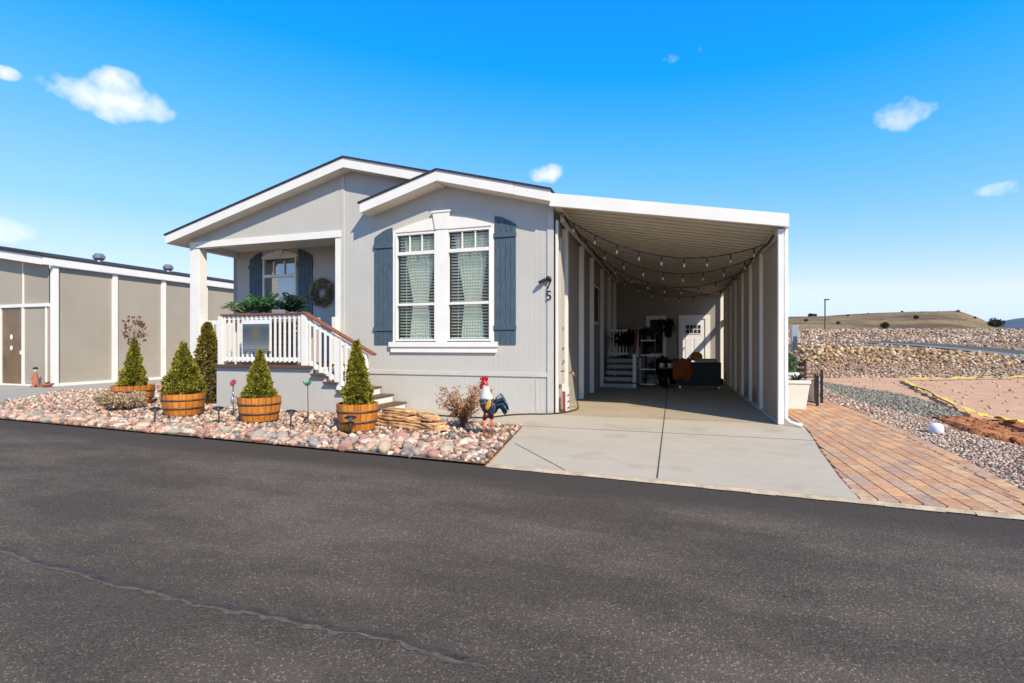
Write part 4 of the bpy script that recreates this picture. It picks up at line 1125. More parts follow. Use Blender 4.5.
# stacked slabs ---------------------------------------------------------
def slabrock(x, y, z, L, D, Hh, rz, label, seed):
    v, f = cube_rock(seed); m_ = MB(); R = Euler((random.uniform(-.04, .04), random.uniform(-.07, .07), rz)).to_matrix()
    for q in range(len(v)): v[q] = R @ Vector((v[q][0] * L, v[q][1] * D, v[q][2] * Hh)) + Vector((0, 0, 0))
    m_.add(v, f); o = m_.build('sandstone_slab', M['stone']); o.location = (x, y, z)
    return tag(o, label, 'stone slab', 'sandstone slabs piled by the barrel')
def cube_rock(seed):
    bm = bmesh.new(); bmesh.ops.create_cube(bm, size=1); bmesh.ops.subdivide_edges(bm, edges=bm.edges[:], cuts=5, use_grid_fill=True)
    for v in bm.verts:
        p = v.co.copy(); n_ = noise.noise(p * 3.1 + Vector((seed * 5, 0, 0))); n2 = noise.noise(p * 7 + Vector((0, seed * 3, 0)))
        ed = 1 - .12 * (abs(p.x) + abs(p.y)) ** 3
        v.co = Vector((p.x * ed * (1 + .16 * n_), p.y * ed * (1 + .2 * n_), p.z * (1 - .3 * (abs(p.x) * 1.6) ** 4) * (1 + .5 * n2)))
    vv = [v.co.copy() for v in bm.verts]; ff = [tuple(q.index for q in x.verts) for x in bm.faces]; bm.free(); return vv, ff
slabrock(-3.98, 6.98, .07, .98, .30, .085, -.12, 'bottom slab of the left sandstone pile', 1)
slabrock(-4.06, 7.03, .165, .82, .30, .075, -.02, 'middle slab of the left sandstone pile, darker edged', 2)
slabrock(-4.12, 7.05, .25, .60, .26, .07, -.16, 'top slab of the left sandstone pile, next to the barrel', 3)
slabrock(-3.50, 6.93, .07, .50, .30, .10, -.35, 'short thick sandstone block at the right end of the pile', 4)
slabrock(-3.64, 7.06, .19, .46, .24, .08, -.5, 'tilted sandstone piece on the right end of the pile', 5)

# rooster ---------------------------------------------------------------
def rooster():
    base = (-2.50, 6.72, .01)
    t_ = thing('rooster_statue', 'painted metal rooster statue with red comb, white neck and blue black tail', 'statue', base)
    X_, Y_, Z_ = base
    # feather-painted body as one lofted surface: (x, z, radius, squash) from rump up to the head
    path = [(.03, .26, .035), (.02, .32, .075), (.02, .38, .105), (.0, .45, .118), (-.02, .52, .105), (-.03, .58, .078), (-.03, .64, .058), (-.035, .70, .045), (-.05, .745, .042), (-.065, .775, .036), (-.075, .80, .02)]
    b = MB(); b.tube([(X_ + a, Y_, Z_ + z) for a, z, r in path], [r for a, z, r in path], 16, sq=(1, .82))
    m, nt, bs = nodes('rooster_paint')
    co = coords(nt); sx = N(nt, 'ShaderNodeSeparateXYZ'); nt.links.new(co, sx.inputs[0])
    nn = noise_t(nt, co, 26, 3); z = mth(nt, 'ADD', sx.outputs[2], mth(nt, 'MULTIPLY', mth(nt, 'SUBTRACT', nn.outputs[0], .5), .09))
    colr = ramp(nt, z, [(.30, (.09, .015, .012)), (.40, (.022, .022, .026)), (.525, (.03, .03, .035)), (.545, (.62, .60, .54)), (.705, (.66, .63, .58)), (.72, (.36, .012, .012))])
    v = N(nt, 'ShaderNodeTexVoronoi'); v.inputs['Scale'].default_value = 38; nt.links.new(co, v.inputs['Vector'])
    band_ = mth(nt, 'MULTIPLY', ramp(nt, sx.outputs[2], [(.40, 0), (.44, 1), (.54, 1), (.56, 0)]), ramp(nt, v.outputs['Distance'], [(.2, 1), (.3, 0)]))
    colr = mixc(nt, mth(nt, 'MULTIPLY', band_, .7), colr, (.5, .5, .48))
    nt.links.new(colr, bs.inputs['Base Color']); bs.inputs['Roughness'].default_value = .35
    b.build('body', m, t_, smooth=True)
    red = mat('comb_red', (.38, .012, .012), .35, .15, 9, 0); org = mat('leg_orange', (.50, .11, .03), .4, .1, 9, 0); blu = mat('tail_blue', (.02, .05, .085), .35, .4, 12, 0); yel = mat('wing_gold', (.48, .27, .04), .35, .35, 16, 0)
    pts = [(-.12, .79), (-.115, .83), (-.10, .815), (-.085, .855), (-.065, .83), (-.04, .86), (-.025, .825), (.005, .84), (0, .80), (-.015, .765), (-.06, .79)]
    MB().prism([(X_ + a, Z_ + z) for a, z in pts], Y_ - .010, Y_ + .010, 'y').build('comb', red, t_, bevel=.003)
    MB().ell((X_ - .105, Y_, Z_ + .70), (.022, .012, .045)).build('wattle', red, t_, smooth=True)
    MB().tube([(X_ - .095, Y_, Z_ + .765), (X_ - .15, Y_, Z_ + .745)], [.018, .002], 8).build('beak', yel, t_, smooth=True)
    for sy in (-1, 1):
        MB().ell((X_ - .085, Y_ + sy * .032, Z_ + .775), (.007, .005, .007), 8, 6).build('eye', M['number'], t_, smooth=True)
        # wings
        b = MB(); b.ell((X_ + .035, Y_ + sy * .088, Z_ + .45), (.036, .016, .078), rot=(0, .35, 0)); b.build('wing', yel, t_, smooth=True)
        b = MB(); b.ell((X_ + .095, Y_ + sy * .07, Z_ + .37), (.03, .014, .07), rot=(0, .5, 0)); b.build('wing_tip', blu, t_, smooth=True)
        x0 = X_ + (-.045 if sy < 0 else .045)
        b = MB(); b.tube([(x0 * .3 + (X_ + .02) * .7, Y_ + sy * .03, Z_ + .33), (x0, Y_ + sy * .04, Z_ + .24)], [.05, .028], 10); b.build('thigh', m, t_, smooth=True)
        b = MB(); b.tube([(x0, Y_ + sy * .04, Z_ + .25), (x0 - .01, Y_ + sy * .04, Z_ + .12), (x0, Y_ + sy * .04, Z_ + .02)], [.022, .014, .013], 8)
        for a in (-.06, -.045, -.03): b.tube([(x0, Y_ + sy * .04, Z_ + .02), (x0 + a, Y_ + sy * .04 + (a + .045) * 2.2, Z_ + .005)], [.012, .005], 6)
        b.tube([(x0, Y_ + sy * .04, Z_ + .02), (x0 + .04, Y_ + sy * .04, Z_ + .006)], [.012, .004], 6)
        b.build('leg', org, t_, smooth=True)
    for k in range(9):
        a = k / 8; b = MB(); s0 = Vector((X_ + .06, Y_ + (k % 3 - 1) * .015, Z_ + .36))
        hgt = .22 - .20 * a; out = .17 + .05 * math.sin(a * PI)
        mid = s0 + Vector((.07, 0, hgt * .75 + .03)); mid2 = s0 + Vector((out * .8, 0, hgt + .03)); end = s0 + Vector((out + .03, 0, hgt - .10 + .02 * a))
        P4 = [s0.lerp(mid, .5), mid, mid2, mid2.lerp(end, .6), end]
        b.tube(P4, [.012, .02, .026, .022, .004], 6, sq=(.28, 1)); b.build('tail_feather', blu, t_, smooth=True)
rooster()

# garden lights and stakes ------------------------------------------------
def solar_light():
    t_ = thing('solar_light', 'x', 'garden light', (0, 0, 0), 'solar path lights in the rock bed')
    MB().tube([(0, 0, -.05), (0, 0, .20)], .011, 8).build('stake', M['number'], t_, smooth=True)
    MB().lathe([(.012, .19), (.045, .215), (.05, .245)], (0, 0, 0), 14).build('lens', M['galv'], t_, smooth=True)
    MB().lathe([(.085, .243), (.088, .252), (.05, .272), (.012, .28)], (0, 0, 0), 16).build('lamp_cap', M['number'], t_, smooth=True)
    return t_
sl = solar_light()
for i, (x, y, rz, tilt, lab) in enumerate([(-7.93, 5.98, .4, .1, 'leftmost solar path light, leaning by the dry bush'), (-7.0, 6.35, 2, -.04, 'dark solar path light below the red flower stake'),
                             (-5.60, 6.36, 1, .03, 'solar path light in the rocks right of the short spruce barrel'), (-4.34, 6.10, 3, -.05, 'solar path light right in front of the stair foot barrel')]):
    o = sl if i == 0 else copy_tree(sl); o.location = (x, y, .03); o.rotation_euler = (tilt, tilt, rz); o['label'] = lab
fs = thing('flower_stake', 'thin garden stake topped with a small red flower', 'garden stake', (-7.55, 7.15, 0))
MB().tube([(-7.55, 7.15, -.02), (-7.56, 7.15, .60)], .008, 6).build('stake', M['hose'], fs)
b = MB()
for k in range(7): b.ell((-7.56 + .035 * math.cos(k * .9), 7.15 + .02 * math.sin(k * .9), .62 + .035 * math.sin(k * .9)), (.028, .02, .028), 8, 6)
b.build('flower', M['cloth_red'], fs, smooth=True)
b = MB(); b.ell((-7.56, 7.13, .30), (.03, .02, .07)); b.ell((-7.54, 7.13, .42), (.025, .015, .04)); b.build('ornament', M['galv'], fs, smooth=True)
fs = thing('bird_stake', 'thin black stake with a small green bird ornament', 'garden stake', (-5.72, 6.9, 0))
MB().tube([(-5.72, 6.9, -.02), (-5.73, 6.9, .64)], .007, 6).build('stake', M['hose'], fs)
green = mat('bird_green', (.03, .26, .09), .35, .3, 10, 0)
b = MB(); b.ell((-5.73, 6.9, .66), (.055, .028, .032), rot=(0, -.3, 0)); b.ell((-5.69, 6.9, .69), (.024, .022, .024)); b.tube([(-5.78, 6.9, .66), (-5.83, 6.9, .70)], [.02, .006], 6); b.tube([(-5.67, 6.9, .69), (-5.64, 6.9, .685)], [.008, .002], 6)
b.build('bird', green, fs, smooth=True)
b = MB(); b.tube([(-5.73, 6.9, .12), (-5.80, 6.88, .05)], .014, 6); b.build('foot_peg', M['hose'], fs)

# metal leaf sculpture
ms = thing('leaf_sculpture', 'tall garden sculpture with a disc of small metal leaves behind the left barrel', 'sculpture', (-11.98, 8.55, 0))
hx, hy, hz = -11.98, 8.55, 1.63
MB().tube([(hx, hy, -.05), (hx, hy, hz - .05)], .014, 8).build('pole', M['redbark'], ms)
b = MB()
for k in range(14):
    a = 2 * PI * k / 14; b.tube([(hx, hy, hz - .05), (hx + .30 * math.cos(a), hy, hz + .26 * math.sin(a))], .004, 4)
b.build('spokes', M['redbark'], ms)
b = MB(); tn = []
for k in range(130):
    a = random.uniform(0, 6.28); r = .40 * math.sqrt(random.uniform(.15, 1)); s_ = .046
    b.ell((hx + r * math.cos(a), hy + random.uniform(-.04, .04), hz + r * .88 * math.sin(a)), (s_ * .55, .005, s_), 7, 4, rot=(0, random.uniform(0, 3), random.uniform(-.5, .5)))
cols_ = [(.34, .19, .13), (.08, .055, .05), (.44, .28, .20), (.14, .09, .07)]
per = len(b.f) // 130
for k in range(130): tn += [random.choice(cols_)] * per
b.build('leaves', M['wreath'], ms, tint=tn)

# porch plants and wreath -------------------------------------------------
def arching(base, n, L, cols, parent, seed, droop=1.0, wd=.03, name='fronds', up=.9):
    rr = random.Random(seed); V = []; F = []; T_ = []
    for i in range(n):
        a = rr.uniform(0, 6.28); l = L * rr.uniform(.6, 1.1); e = rr.uniform(.35, 1.35) * up; d = Vector((math.cos(a) * math.cos(e), math.sin(a) * math.cos(e), math.sin(e)))
        side = d.cross(Vector((0, 0, 1))).normalized(); c = rr.choice(cols); kk = rr.uniform(.6, 1.3); K = 6; o0 = len(V)
        for k in range(K + 1):
            t = k / K; p = Vector(base) + d * l * t - Vector((0, 0, droop * l * .55 * t * t)); w_ = wd * math.sin(PI * (t * .85 + .12)) * 1.0
            V += [p - side * w_, p + side * w_]
            if k: F.append((o0 + 2 * k - 2, o0 + 2 * k - 1, o0 + 2 * k + 1, o0 + 2 * k)); T_.append((c[0] * kk, c[1] * kk, c[2] * kk))
    return MB().add(V, F).build(name, M['leaf'], parent, tint=T_)
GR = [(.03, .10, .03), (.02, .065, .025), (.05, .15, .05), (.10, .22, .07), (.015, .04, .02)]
rb = thing('rail_planter', 'white trough planter behind the porch railing cap', 'planter', (-7.9, 8.32, 1.55))
b = MB(); b.box(-8.85, -7.0, 8.20, 8.40, 1.76, 1.90); b.build('trough', M['white'], rb, bevel=.006)
for x in (-8.75, -7.15): MB().box(x, x + .04, 8.30, 8.34, .90, 1.76).build('leg', M['white'], rb)
MB().box(-8.83, -7.02, 8.22, 8.38, 1.895, 1.905).build('soil', M['pot_soil'], rb)
for i, (x, L, lab, cols, wd, n) in enumerate([(-8.55, .62, 'light green feathery fern at the left end of the porch rail planter', [(.12, .26, .09), (.28, .36, .16), (.05, .13, .05), (.42, .40, .25)], .026, 130),
                           (-8.0, .70, 'bright green arching fern in the middle of the porch rail planter', [(.05, .17, .06), (.10, .24, .09), (.03, .08, .03)], .036, 120),
                           (-7.3, .66, 'dark green fern at the right end of the porch rail planter', [(.015, .05, .03), (.03, .08, .04), (.01, .03, .02)], .03, 150)]):
    t_ = thing('porch_fern', lab, 'plant', (x, 8.30, 1.90), 'plants in the porch rail planter')
    fern_jobs = globals().setdefault('fern_jobs', []); fern_jobs.append(((x, 8.33, 1.90), 42, L * 1.2, cols, t_, 40 + i))
wr = thing('door_wreath', 'large round twig wreath hanging on the shaded porch wall', 'wreath', (-8.18, BY - .02, 2.58))
cw = (-8.18, BY - .06, 2.58); nn_ = 1500
ang = RNG.random(nn_) * 2 * PI; ph = RNG.random(nn_) * 2 * PI; r0 = .235; tr_ = .075 * np.sqrt(RNG.random(nn_))
cen = np.stack([cw[0] + (r0 + tr_ * np.cos(ph)) * np.cos(ang), cw[1] + tr_ * np.sin(ph) * .55, cw[2] + (r0 + tr_ * np.cos(ph)) * np.sin(ang)], 1)
nor = np.stack([np.cos(ang) * np.cos(ph) - np.sin(ang) * .8, -np.abs(np.sin(ph)), np.sin(ang) * np.cos(ph) + np.cos(ang) * .8], 1)
leaf_cloud('twigs', cen, nor, .085, [(.50, .40, .26), (.26, .20, .13), (.62, .54, .36), (.18, .17, .12), (.44, .33, .26)], wr, 3, .2, M['wreath'], .5)
b = MB(); b.tube([(cw[0] + r0 * math.cos(a), cw[1] + .02, cw[2] + r0 * math.sin(a)) for a in np.linspace(0, 2 * PI, 33)], .03, 8); b.build('ring', M['bark'], wr, smooth=True)

def fern(base, nf, L, cols, parent, seed):
    rr = random.Random(seed); cen = []; nor = []
    for i in range(nf):
        a = rr.uniform(0, 6.28); l = L * rr.uniform(.65, 1.15); e = rr.uniform(.75, 1.45); d = Vector((math.cos(a) * math.cos(e), math.sin(a) * math.cos(e) * .6, math.sin(e)))
        side = d.cross(Vector((0, 0, 1))).normalized()
        for k in range(3, 20):
            t = k / 20; p = Vector(base) + d * l * t - Vector((0, 0, l * .42 * t * t)); tang = (d - Vector((0, 0, 1.5 * t))).normalized()
            for sg in (-1, 1): cen.append(tuple(p)); nor.append(tuple((side * sg + tang * .7)))
    leaf_cloud('fronds', np.array(cen), np.array(nor), .105, cols, parent, 1, .22, spread=.22)
bn = thing('added_porch_bench', 'dark slatted bench against the porch wall behind the railing', 'bench', (-9.2, 9.9, .88))  # bench added so the gaps between the balusters come out dark
MB().box(-10.1, -8.35, 9.55, 10.05, 1.28, 1.34).build('seat', M['sofa'], bn)
b = MB()
for z in (1.42, 1.54, 1.66, 1.78): b.box(-10.1, -8.35, 10.06, 10.10, z, z + .09)
b.build('backrest', M['sofa'], bn)
for x in (-10.08, -8.43):
    for y in (9.57, 10.05): MB().box(x, x + .06, y, y + .05, .88, 1.28 if y < 10 else 1.9).build('leg', M['sofa'], bn)
for job in fern_jobs: fern(*job)
# ------------------------------------------------------------------ carport furniture
sf = thing('wicker_sofa', 'black wicker outdoor sofa seen from behind under the carport', 'sofa', (.72, 16.2, 0))
MB().box(.14, 1.33, 15.75, 15.87, .10, .80).build('backrest', M['sofa'], sf, bevel=.02)
MB().box(.14, .28, 15.872, 16.55, .10, .66).build('armrest', M['sofa'], sf, bevel=.02); MB().box(1.19, 1.33, 15.872, 16.55, .10, .66).build('armrest', M['sofa'], sf, bevel=.02)
MB().box(.282, 1.188, 15.872, 16.5, .14, .40).build('seat', M['sofa'], sf, bevel=.02)
for x, y in ((.2, 15.8), (1.27, 15.8), (.2, 16.5), (1.27, 16.5)): MB().box(x - .03, x + .03, y - .03, y + .03, .022, .10).build('leg', M['galv'], sf)
MB().box(.30, 1.17, 15.89, 16.45, .402, .52).build('cushion', M['cushion'], sf, bevel=.03)
b = MB(); b.box(.60, 1.22, 15.70, 15.98, .805, .90); cu = tag(b.build('seat_cushion', M['cushion'], bevel=.035), 'tan cushion laid along the top of the black sofa back', 'cushion')
b = MB(); b.ell((.66, 15.86, .96), (.17, .13, .14), 18, 10); po = tag(b.build('round_pillow', M['pumpkin'], smooth=True), 'round orange pumpkin pillow on top of the sofa back', 'pillow')
def throw():
    V = []; F = []; nu, nv = 34, 22
    for j in range(nv + 1):
        t = j / nv
        for i in range(nu + 1):
            s_ = i / nu; x = .02 + .50 * s_ + .03 * math.sin(t * 6 + s_ * 9); fold = .018 * math.sin(s_ * 26 + t * 2)
            if t < .35: y = 16.05 - (t / .35) * .32; z = .83 + .05 * math.sin(t / .35 * PI) + fold
            else: y = 15.715 - .03 * (t - .35) + fold; z = .83 - (t - .35) / .65 * (.52 + .07 * math.sin(s_ * 11))
            V.append((x, y, z))
    for j in range(nv):
        for i in range(nu): F.append((j * (nu + 1) + i, j * (nu + 1) + i + 1, (j + 1) * (nu + 1) + i + 1, (j + 1) * (nu + 1) + i))
    o = MB().add(V, F).build('throw_blanket', M['rust'], smooth=True); so = o.modifiers.new('thick', 'SOLIDIFY'); so.thickness = .02
    return tag(o, 'rust red throw blanket draped over the left end of the sofa back', 'blanket')
throw()
# tiered stand
ts = thing('plant_stand', 'four tier white shelf stand with dark uprights at the foot of the side steps', 'shelf', (-.72, 15.8, 0))
for z in (.10, .55, .98, 1.42): MB().box(-.93, -.50, 15.65, 15.95, z, z + .035).build('shelf', M['white'], ts, bevel=.004)
for x in (-.92, -.53):
    for y in (15.66, 15.92): MB().box(x, x + .022, y, y + .022, .022, 1.60).build('upright', M['number'], ts)
def pot_plant(x, y, z, L, seed, lab, potr=.07, n=40, cols=GR, wd=.02, group='pot plants under the carport', mp='number', ph=.13, up=.9, droop=.9):
    t_ = thing('potted_plant', lab, 'plant', (x, y, z), group)
    MB().lathe([(potr * .75, 0), (potr, ph), (potr * .9, ph), (potr * .85, ph * .85)], (x, y, z), 14).build('pot', M[mp], t_, smooth=True)
    arching((x, y, z + ph * .8), n, L, cols, t_, seed, droop, wd, up=up); return t_
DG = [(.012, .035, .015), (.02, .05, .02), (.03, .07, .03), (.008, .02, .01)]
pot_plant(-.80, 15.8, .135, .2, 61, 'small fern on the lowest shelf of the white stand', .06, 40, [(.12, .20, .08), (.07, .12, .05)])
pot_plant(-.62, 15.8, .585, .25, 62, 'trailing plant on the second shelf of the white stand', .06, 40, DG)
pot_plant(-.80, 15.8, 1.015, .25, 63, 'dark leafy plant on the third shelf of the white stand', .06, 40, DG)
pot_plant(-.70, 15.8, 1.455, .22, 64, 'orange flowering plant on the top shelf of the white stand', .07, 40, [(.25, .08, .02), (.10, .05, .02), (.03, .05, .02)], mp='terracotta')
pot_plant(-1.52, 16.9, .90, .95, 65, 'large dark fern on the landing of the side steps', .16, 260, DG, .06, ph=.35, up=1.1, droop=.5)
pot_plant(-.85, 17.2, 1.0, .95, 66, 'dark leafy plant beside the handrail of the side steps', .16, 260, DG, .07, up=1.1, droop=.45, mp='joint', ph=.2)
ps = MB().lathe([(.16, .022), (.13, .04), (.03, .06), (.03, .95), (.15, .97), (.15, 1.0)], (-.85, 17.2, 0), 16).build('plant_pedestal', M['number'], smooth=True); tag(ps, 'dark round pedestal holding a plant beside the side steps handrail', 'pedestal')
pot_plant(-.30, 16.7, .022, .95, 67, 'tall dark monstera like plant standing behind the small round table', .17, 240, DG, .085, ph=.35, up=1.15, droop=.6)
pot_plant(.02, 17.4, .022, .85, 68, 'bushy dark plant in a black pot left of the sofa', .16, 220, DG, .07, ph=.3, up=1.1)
tb = thing('side_table', 'small round table with brown top between the shelf stand and the sofa', 'table', (-.20, 15.75, 0))
MB().lathe([(.24, .60), (.245, .615), (.24, .63)], (-.20, 15.75, 0), 24).build('table_top', M['railwood'], tb, smooth=False)
MB().lathe([(.14, .022), (.13, .04), (.02, .06), (.02, .60)], (-.20, 15.75, 0), 14).build('pedestal', M['number'], tb, smooth=True)
for x, lab in ((-.33, 'white mug on the left of the small round table'), (-.10, 'white mug on the right of the small round table')):
    t_ = thing('mug', lab, 'mug', (x, 15.68, .63), 'white mugs on the round table')
    MB().lathe([(.045, 0), (.055, .005), (.058, .13), (.052, .13), (.048, .02), (.001, .015)], (x, 15.68, .63), 18, cap=False).build('cup', M['white'], t_, smooth=True)
    MB().tube([(x + .055, 15.68, .74), (x + .09, 15.68, .73), (x + .09, 15.68, .67), (x + .055, 15.68, .66)], .008, 6).build('handle', M['white'], t_, smooth=True)
hg = thing('wall_swag', 'dark dried foliage swag hanging on the rear carport wall between window and door', 'wall decoration', (-.16, SY - .05, 2.1))
n_ = 300; qz = RNG.random(n_); cen = np.stack([-.16 + RNG.normal(0, 1, n_) * (.14 - .12 * qz), np.full(n_, SY - .07), 2.25 - .6 * qz], 1)
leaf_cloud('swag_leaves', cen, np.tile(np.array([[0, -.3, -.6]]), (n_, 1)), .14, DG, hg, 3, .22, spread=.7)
# small dark shape at rear right (vacuum-like floor lamp base): low black crate
b = MB(); b.box(1.38, 1.56, 17.7, 18.0, .022, .20); tag(b.build('storage_crate', M['sofa'], bevel=.02), 'small dark crate on the floor against the open rear bay of the carport', 'crate')

# ------------------------------------------------------------------ corner: utility cabinet, sign, spigot, hose
uc = thing('utility_cabinet', 'tall narrow beige electrical cabinet on the house corner inside the carport', 'cabinet', (-2.08, 9.6, .7))
MB().box(-2.118, -2.03, 9.38, 9.78, .55, 3.35).build('cabinet', M['trimgrey'], uc, bevel=.006)
b = MB(); b.box(-2.03, -2.01, 9.50, 9.62, 1.22, 1.26); b.box(-2.03, -2.01, 9.52, 9.58, 1.6, 1.64); b.box(-2.03, -2.0, 9.52, 9.62, .95, 1.02); b.build('latch', M['galv'], uc)
MB().box(-2.03, -2.015, 9.40, 9.76, .8, .806).build('seam', M['number'], uc)
tag(MB().box(XR + .014, XR + .04, FY - .012, FY + .016, .02, 3.80).build('corner_conduit', M['number']), 'black vertical cable run down the front corner of the house', 'cable')
sgn = thing('leaning_sign', 'white and red panel leaning against the house wall at the carport corner', 'sign', (-1.98, 9.62, .02))
b = MB(); b.beam((-1.93, 9.45, .26), (-1.93, 9.68, .26), .02, .44); b.build('panel', M['cap'], sgn)
b = MB()
for zz in (.08, .20, .32): b.box(-1.919, -1.915, 9.49, 9.66, zz, zz + .03)
b.build('stripes', M['cloth_red'], sgn)
b = MB(); b.box(-2.0, -1.945, 9.42, 9.44, .06, .42); b.build('side_flap', M['cloth_red'], sgn)
sp = thing('spigot', 'brass garden tap on the house wall by the first carport post', 'tap', (-2.1, 10.3, .75))
brass = mat('brass', (.55, .33, .16), .35, .2, 10, 0, metal=.8)
MB().tube([(-2.11, 10.35, .72), (-1.97, 10.35, .72), (-1.94, 10.35, .66)], .018, 8).build('pipe', brass, sp, smooth=True)
MB().lathe([(.0, .0), (.035, .0), (.035, .015), (.0, .015)], (-1.99, 10.35, .75), 10, cap=False).build('handle', M['cloth_red'], sp)
hp = [(-1.94, 10.35, .66), (-1.90, 10.3, .3), (-1.84, 10.2, .045), (-1.80, 9.9, .04), (-1.85, 9.55, .04), (-2.0, 9.22, .04), (-2.2, 9.02, .036), (-2.5, 8.92, .036), (-2.8, 8.72, .036), (-3.0, 8.4, .036), (-3.2, 8.22, .036), (-3.6, 8.18, .036), (-4.0, 8.25, .036), (-4.4, 8.2, .036)]
def smooth_path(p, k=6):
    out = []; P_ = [Vector(q) for q in p]
    for i in range(len(P_) - 1):
        a, b_, c_, d_ = P_[max(i - 1, 0)], P_[i], P_[i + 1], P_[min(i + 2, len(P_) - 1)]
        for j in range(k):
            t = j / k; out.append(.5 * ((2 * b_) + (-a + c_) * t + (2 * a - 5 * b_ + 4 * c_ - d_) * t * t + (-a + 3 * b_ - 3 * c_ + d_) * t ** 3))
    out.append(P_[-1]); return out
tag(MB().tube(smooth_path(hp), .013, 6).build('garden_hose', M['hose'], smooth=True), 'dark garden hose running from the tap along the concrete walkway', 'hose')

# ------------------------------------------------------------------ planters and gate right of the carport
def tub(x, y, w_, h, rot, lab, name='tub_planter', gp='white square tub planters'):
    t_ = thing(name, lab, 'planter', (x, y, .024), gp, rot); b = MB(); a, c_ = w_ * .40, w_ * .5
    v = [(-a, -a, 0), (a, -a, 0), (a, a, 0), (-a, a, 0), (-c_, -c_, h), (c_, -c_, h), (c_, c_, h), (-c_, c_, h), (-c_ + .04, -c_ + .04, h), (c_ - .04, -c_ + .04, h), (c_ - .04, c_ - .04, h), (-c_ + .04, c_ - .04, h)]
    f = [(0, 3, 2, 1), (0, 1, 5, 4), (1, 2, 6, 5), (2, 3, 7, 6), (3, 0, 4, 7), (4, 5, 9, 8), (5, 6, 10, 9), (6, 7, 11, 10), (7, 4, 8, 11), (8, 9, 10, 11)]
    b.add(v, f); o = b.build('tub', M['white'], None, off=Vector((0, 0, 0)), bevel=.006); o.parent = t_
    b = MB(); e = .012
    for (x0, x1, y0, y1) in ((-c_ - e, c_ + e, -c_ - e, -c_ + .03), (-c_ - e, c_ + e, c_ - .03, c_ + e), (-c_ - e, -c_ + .03, -c_ + .03, c_ - .03), (c_ - .03, c_ + e, -c_ + .03, c_ - .03)): b.box(x0, x1, y0, y1, h - .05, h + .012)
    o = b.build('rim', M['white'], None, off=Vector((0, 0, 0)), bevel=.004); o.parent = t_
    return t_
tub(2.24, 11.60, .68, .56, 0, 'larger white tapered tub on the brick path beside the carport post')
tub(2.38, 12.6, .46, .66, 0, 'taller white tub holding the clipped green ball behind the first one')
bl = thing('topiary_ball', 'round clipped grey green topiary ball in the taller white tub', 'plant', (2.38, 12.6, .7))
n_ = 1500; dd = RNG.normal(size=(n_, 3)); dd /= np.linalg.norm(dd, axis=1)[:, None]
leaf_cloud('foliage', np.array([2.38, 12.6, .88]) + dd * .23 * RNG.uniform(.88, 1.03, (n_, 1)), dd, .04, [(.14, .26, .14), (.19, .32, .19), (.09, .18, .10)], bl, 4, .4, spread=.7)
MB().ell((2.38, 12.6, .88), (.20, .20, .20)).build('core', M['pot_soil'], bl, smooth=True)
bk = thing('blue_shrub', 'blue green spiky shrub in the front white tub', 'plant', (2.15, 11.55, .6))
arching((2.40, 11.60, .54), 110, .36, [(.05, .12, .11), (.08, .17, .15), (.03, .07, .07)], bk, 77, .8, .018)
# dark framed garden chairs
def frame_chair(x, y, rz, lab):
    t_ = thing('garden_chair', lab, 'chair', (x, y, .024), 'dark framed garden chairs on the brick path', rz)
    def P(nm, b, m_): o = b.build(nm, m_, None, off=Vector((0, 0, 0)), bevel=.003); o.parent = t_
    for sx, sy, h in ((-1, -1, .62), (1, -1, .62), (-1, 1, .95), (1, 1, .95)): P('leg', MB().box(sx * .25 - .02, sx * .25 + .02, sy * .24 - .02, sy * .24 + .02, 0, h), M['hoop'])
    P('seat', MB().box(-.228, .228, -.24, .24, .38, .42), M['deckwood'])
    b = MB()
    for z in (.55, .68, .81): b.box(-.228, .228, .225, .245, z, z + .08)
    P('backrest', b, M['deckwood'])
    for sx in (-1, 1): P('armrest', MB().box(sx * .25 - .03, sx * .25 + .03, -.28, .219, .62, .645), M['hoop'])
frame_chair(2.72, 12.9, 2.5, 'nearer dark framed chair beside the white tub'); frame_chair(2.55, 14.1, 1.4, 'farther dark chair behind the white tubs')
gp = thing('wire_gate', 'low dark framed wire panel with three posts beside the garden chairs', 'gate', (2.95, 12.3, 0))
for (x, y, h) in ((2.78, 12.57, .58), (2.88, 12.03, .66), (3.12, 12.67, .76)): MB().box(x - .024, x + .024, y - .024, y + .024, .02, h).build('post', M['number'], gp)
for pts_ in (((2.78, 12.55, .40), (2.88, 12.05, .62)), ((2.90, 12.05, .62), (3.11, 12.65, .70)), ((2.78, 12.55, .08), (2.88, 12.05, .08))):
    b = MB(); b.beam(*pts_, .02, .03); b.build('rail', M['number'], gp)
b = MB(); b.prism([(12.54, .10), (12.06, .10), (12.06, .58), (12.54, .38)], 2.825, 2.83, 'x'); b.build('mesh', M['trimgrey'], gp)
pot_plant(2.70, 12.95, .445, .22, 81, 'grey green trailing plant sitting on the nearer garden chair', .12, 80, [(.10, .12, .10), (.07, .10, .10), (.16, .15, .12)], .02, mp='galv', ph=.2, group='pot plants on the brick path')

# white clean-out cap in the gravel
cp = thing('cleanout_cap', 'white plastic cap standing in the pink gravel beside the brick path', 'pipe cap', (3.68, 8.95, 0))
MB().lathe([(.09, -.03), (.09, .09), (.087, .115), (.07, .14), (.04, .155), (.001, .16)], (3.68, 8.95, 0), 24).build('cap', M['cap'], cp, smooth=True)
# thin dark tube standing in for a trench's shadow line in the dirt
tag(MB().tube(smooth_path([(7.4, 20.5, .0), (6.9, 17.5, .02), (6.2, 15, .01), (5.7, 13.2, .03), (5.4, 12.2, -.05)]), .016, 6).build('trench_shadow_tube', M['redbark'], smooth=True), 'thin dark pipe half buried across the bare lot', 'pipe')

